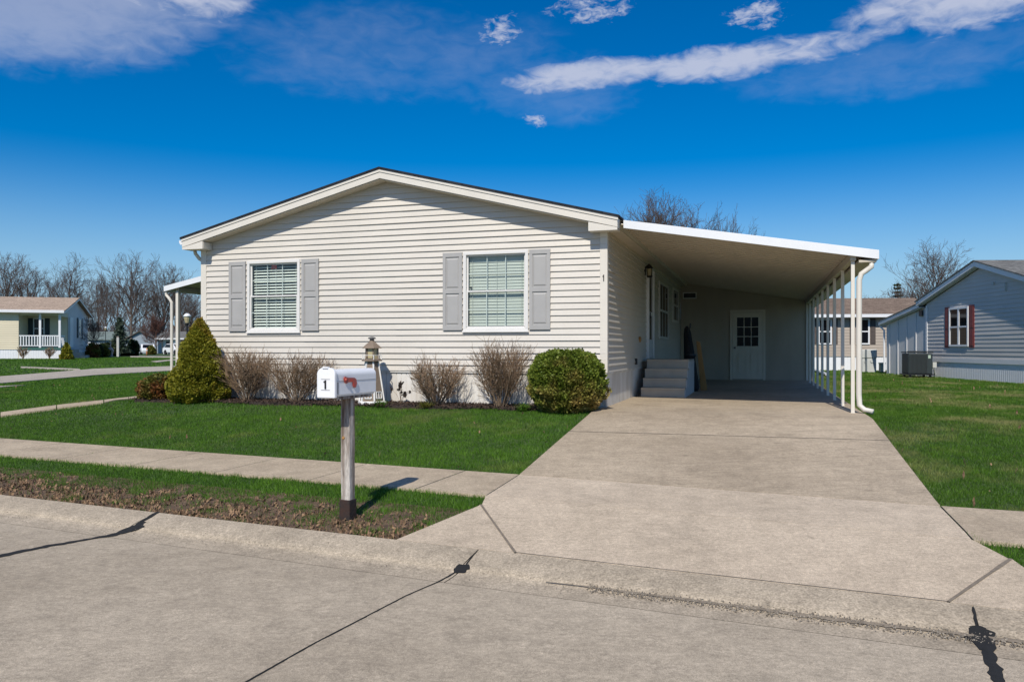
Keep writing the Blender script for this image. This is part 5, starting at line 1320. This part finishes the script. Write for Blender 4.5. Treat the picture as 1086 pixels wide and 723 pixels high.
tree('b', 797, 231, 60, 2.0, 'low bare tree top nearest the carport fascia end', GC, .8)
GR = 'bare trees on the right'
tree('round', 986, 249, 66, 1.7, 'rounded bare tree rising between the brown roof and the grey gable', GR, 1.02)
tree('small', 962, 296, 50, .7, 'small bare tree beside the dark spruce tip', GR, .9)
tree('b', 1078, 276, 60, 4.4, 'bare tree behind the roof of the grey house', GR, .6)
tree('small', 921, 309, 52, 2.7, 'low bare tree seen right of the carport downspout', GR, 1.0)
tree('small', 934, 312, 55, .2, 'low bare tree over the brown roof, left of the dark spruce', GR, 1.0)
tree('small', 893, 312, 52, 5.1, 'low bare tree seen between the carport posts', GR, 1.0)
# far-off wood: one uncountable mass of thin trunks and brush
wt = Tubes(); r_ = random.Random(5)
for i in range(230):
    px = r_.uniform(-40, 235); Yd = r_.uniform(170, 230); x, y = on(px,Yd); H = r_.uniform(4,10); z0 = tz(x,y)-.3
    p = np.array([x,y,z0]); d = np.array([r_.gauss(0,.05),r_.gauss(0,.05),1.]); pts = [p+d*H*f+np.array([r_.gauss(0,.12),0,0])*(f>0) for f in (0,.35,.7,1)]
    wt.seg(pts,[.10,.08,.05,.02],4)
    for k in range(14):
        f = r_.uniform(.25,.98); q = p+d*H*f; a = r_.uniform(0,6.28); L = (1.1-f)*H*.33+.5; e = np.array([math.cos(a)*.6,math.sin(a)*.6,.8])*L
        wt.seg([q,q+e*.5+np.array([0,0,.1]),q+e],[.035,.028,.018],3)
        for j in range(3): 
            b0 = q+e*r_.uniform(.3,1); a2 = r_.uniform(0,6.28); wt.seg([b0,b0+np.array([math.cos(a2)*.5,math.sin(a2)*.5,.8])*L*.4],[.022,.014],3)
for i in range(1200):
    px = r_.uniform(-40, 235); Yd = r_.uniform(150, 215); x, y = on(px,Yd); z0 = tz(x,y)-.2; H = r_.uniform(2.2,6.5)
    for k in range(5):
        a = r_.uniform(0,6.28); wt.seg([(x,y,z0),(x+math.cos(a)*.4*H*.5,y,z0+H*.6),(x+math.cos(a)*.4*H,y+.3,z0+H)],[.04,.03,.015],3)
tag(link('far_wood', wt.mesh('far_wood'), m_fartwig), 'far-off brown leafless wood behind the left neighbours', 'wood', kind='stuff')

# ------------------------------------------------------------------ sky, sun, camera
EL, AZ = 44.5, 17.6-5.0       # the light travels along the driveway, slightly towards the house
world = bpy.data.worlds.new('World'); sc.world = world; world.use_nodes = True
t = world.node_tree; N = t.nodes; L = t.links; bg = N['Background']; STR = .10
sky = N.new('ShaderNodeTexSky'); sky.sky_type = 'NISHITA'; sky.sun_disc = False
sky.sun_elevation = R(EL); sky.sun_rotation = R(180+AZ); sky.air_density = 1.0; sky.dust_density = .25; sky.ozone_density = 3.0; sky.altitude = 200
def mth(op, a, b=None, c=None, clamp=False):
    n = N.new('ShaderNodeMath'); n.operation = op; n.use_clamp = clamp
    for i, k in enumerate((a,b,c)):
        if k is None: continue
        if isinstance(k, (int,float)): n.inputs[i].default_value = k
        else: L.new(k, n.inputs[i])
    return n.outputs[0]
tc = N.new('ShaderNodeTexCoord'); sx = N.new('ShaderNodeSeparateXYZ'); L.new(tc.outputs['Generated'], sx.inputs[0])
az = mth('MULTIPLY', mth('ARCTAN2', sx.outputs[0], sx.outputs[1]), 57.2958); el = mth('MULTIPLY', mth('ARCSINE', sx.outputs[2]), 57.2958)
cb_ = N.new('ShaderNodeCombineXYZ'); L.new(mth('MULTIPLY',az,.10), cb_.inputs[0]); L.new(mth('MULTIPLY',el,.22), cb_.inputs[1])
def wn(scale, det, rough, dist=0.0):
    n = N.new('ShaderNodeTexNoise'); n.inputs['Scale'].default_value = scale; n.inputs['Detail'].default_value = det; n.inputs['Roughness'].default_value = rough; n.inputs['Distortion'].default_value = dist
    L.new(cb_.outputs[0], n.inputs['Vector']); return n.outputs['Fac']
n1 = wn(1.6,10,.58,.5); n2 = wn(5.5,8,.55,.6)
n3 = wn(14,8,.6,.8)
def ell(a0, e0, ra, re, rot=0.0):
    """soft ellipse of cloud at azimuth a0, elevation e0 (degrees)"""
    da = mth('SUBTRACT', az, a0); de = mth('SUBTRACT', el, e0)
    c, s = math.cos(R(rot)), math.sin(R(rot))
    p = mth('DIVIDE', mth('ADD', mth('MULTIPLY',da,c), mth('MULTIPLY',de,s)), ra); q = mth('DIVIDE', mth('SUBTRACT', mth('MULTIPLY',de,c), mth('MULTIPLY',da,s)), re)
    d2 = mth('ADD', mth('MULTIPLY',p,p), mth('MULTIPLY',q,q))
    return mth('SUBTRACT', 1.0, d2, clamp=True)
def comb(lst):
    o = lst[0]
    for k in lst[1:]: o = mth('MAXIMUM', o, k)
    return o
def dens(mask, lo, hi, noise, wgt=1.1):
    v = mth('ADD', mth('MULTIPLY', mth('SUBTRACT', noise, .5), wgt), mth('MULTIPLY', mask, .62))
    r = N.new('ShaderNodeMapRange'); r.interpolation_type = 'SMOOTHSTEP'; r.clamp = True; r.inputs[1].default_value = lo; r.inputs[2].default_value = hi; L.new(v, r.inputs[0]); return mth('MULTIPLY', r.outputs[0], mth('MULTIPLY', mask, 3.0, None, True))
nn = mth('ADD', mth('MULTIPLY', n1, .55), mth('MULTIPLY', n2, .45))
streak = comb([ell(13.5,19.35,15.5,1.45,1.2), ell(5,19.1,7,1.35,5), ell(30.5,21.4,9,2.9,4), ell(-22.5,22.6,6,2.1,5)])
puff = comb([ell(-.7,22.0,2.1,1.5,20), ell(5.7,23.3,4.0,1.2), ell(17.5,22.1,3.0,1.2), ell(1.8,16.2,1.3,.8)])
unseen_clouds = comb([ell(75,36,24,12), ell(-85,38,26,13), ell(125,42,50,26), ell(179,36,60,34), ell(-130,40,50,26)])  # out-of-view clouds, added to whiten the ambient light in the shadows
bank = ell(-30.5,22.3,15,6.3,9); haze = comb([ell(-9,20.4,15,3.6,2), ell(3,18.2,8,3.0), ell(26,18.0,12,2.4)])
d1 = mth('MULTIPLY', dens(streak, .16, .66, nn, 1.7), .76); dr_ = mth('MULTIPLY', dens(unseen_clouds, .20, .80, nn, 1.6), .50)
d2 = mth('MULTIPLY', dens(bank, .06, .60, nn, .9), .43); d3 = mth('MULTIPLY', dens(haze, .05, 1.0, nn, 1.8), .14)
d4 = mth('MULTIPLY', dens(puff, .30, .92, mth('ADD', mth('MULTIPLY', n2, .5), mth('MULTIPLY', n3, .5)), 2.6), .72)
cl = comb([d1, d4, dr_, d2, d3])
hs = N.new('ShaderNodeHueSaturation'); hs.inputs['Saturation'].default_value = 1.60; hs.inputs['Value'].default_value = 1.04; hs.inputs['Hue'].default_value = .508; L.new(sky.outputs[0], hs.inputs['Color'])
hz = N.new('ShaderNodeMapRange'); hz.interpolation_type = 'SMOOTHSTEP'; hz.inputs[1].default_value = 13; hz.inputs[2].default_value = -1; hz.inputs[3].default_value = 0; hz.inputs[4].default_value = .9; L.new(el, hz.inputs[0])
hm = N.new('ShaderNodeMix'); hm.data_type = 'RGBA'; L.new(hz.outputs[0], hm.inputs['Factor']); L.new(hs.outputs[0], hm.inputs['A']); hm.inputs['B'].default_value = (3.0,5.1,7.4,1)
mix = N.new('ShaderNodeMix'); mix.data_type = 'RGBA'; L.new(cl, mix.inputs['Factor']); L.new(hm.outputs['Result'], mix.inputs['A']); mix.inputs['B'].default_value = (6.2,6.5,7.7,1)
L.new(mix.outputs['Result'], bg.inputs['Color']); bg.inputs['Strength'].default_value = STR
sun = bpy.data.lights.new('sun','SUN'); sun.energy = 4.4; sun.angle = R(.55); sun.color = (1,.94,.845)
so2 = bpy.data.objects.new('sun', sun); col.objects.link(so2)
d = Vector((math.sin(R(AZ))*math.cos(R(EL)), math.cos(R(AZ))*math.cos(R(EL)), -math.sin(R(EL))))
so2.rotation_euler = d.to_track_quat('-Z','Y').to_euler(); so2.location = (-10,-20,30)
cam = bpy.data.cameras.new('camera'); co = bpy.data.objects.new('camera', cam); col.objects.link(co)
co.location = (0,0,CAMZ); co.rotation_euler = (R(90),0,0); cam.sensor_width = 36; cam.lens = F/1086*36; cam.shift_y = (HY-361.5)/1086; cam.clip_end = 3000; cam.clip_start = .05
sc.camera = co
sc.view_settings.view_transform = 'Standard'; sc.view_settings.look = 'None'; sc.view_settings.exposure = 0; sc.view_settings.gamma = 1
sc.render.film_transparent = False
sc.cycles.max_bounces = 8; sc.cycles.transparent_max_bounces = 12
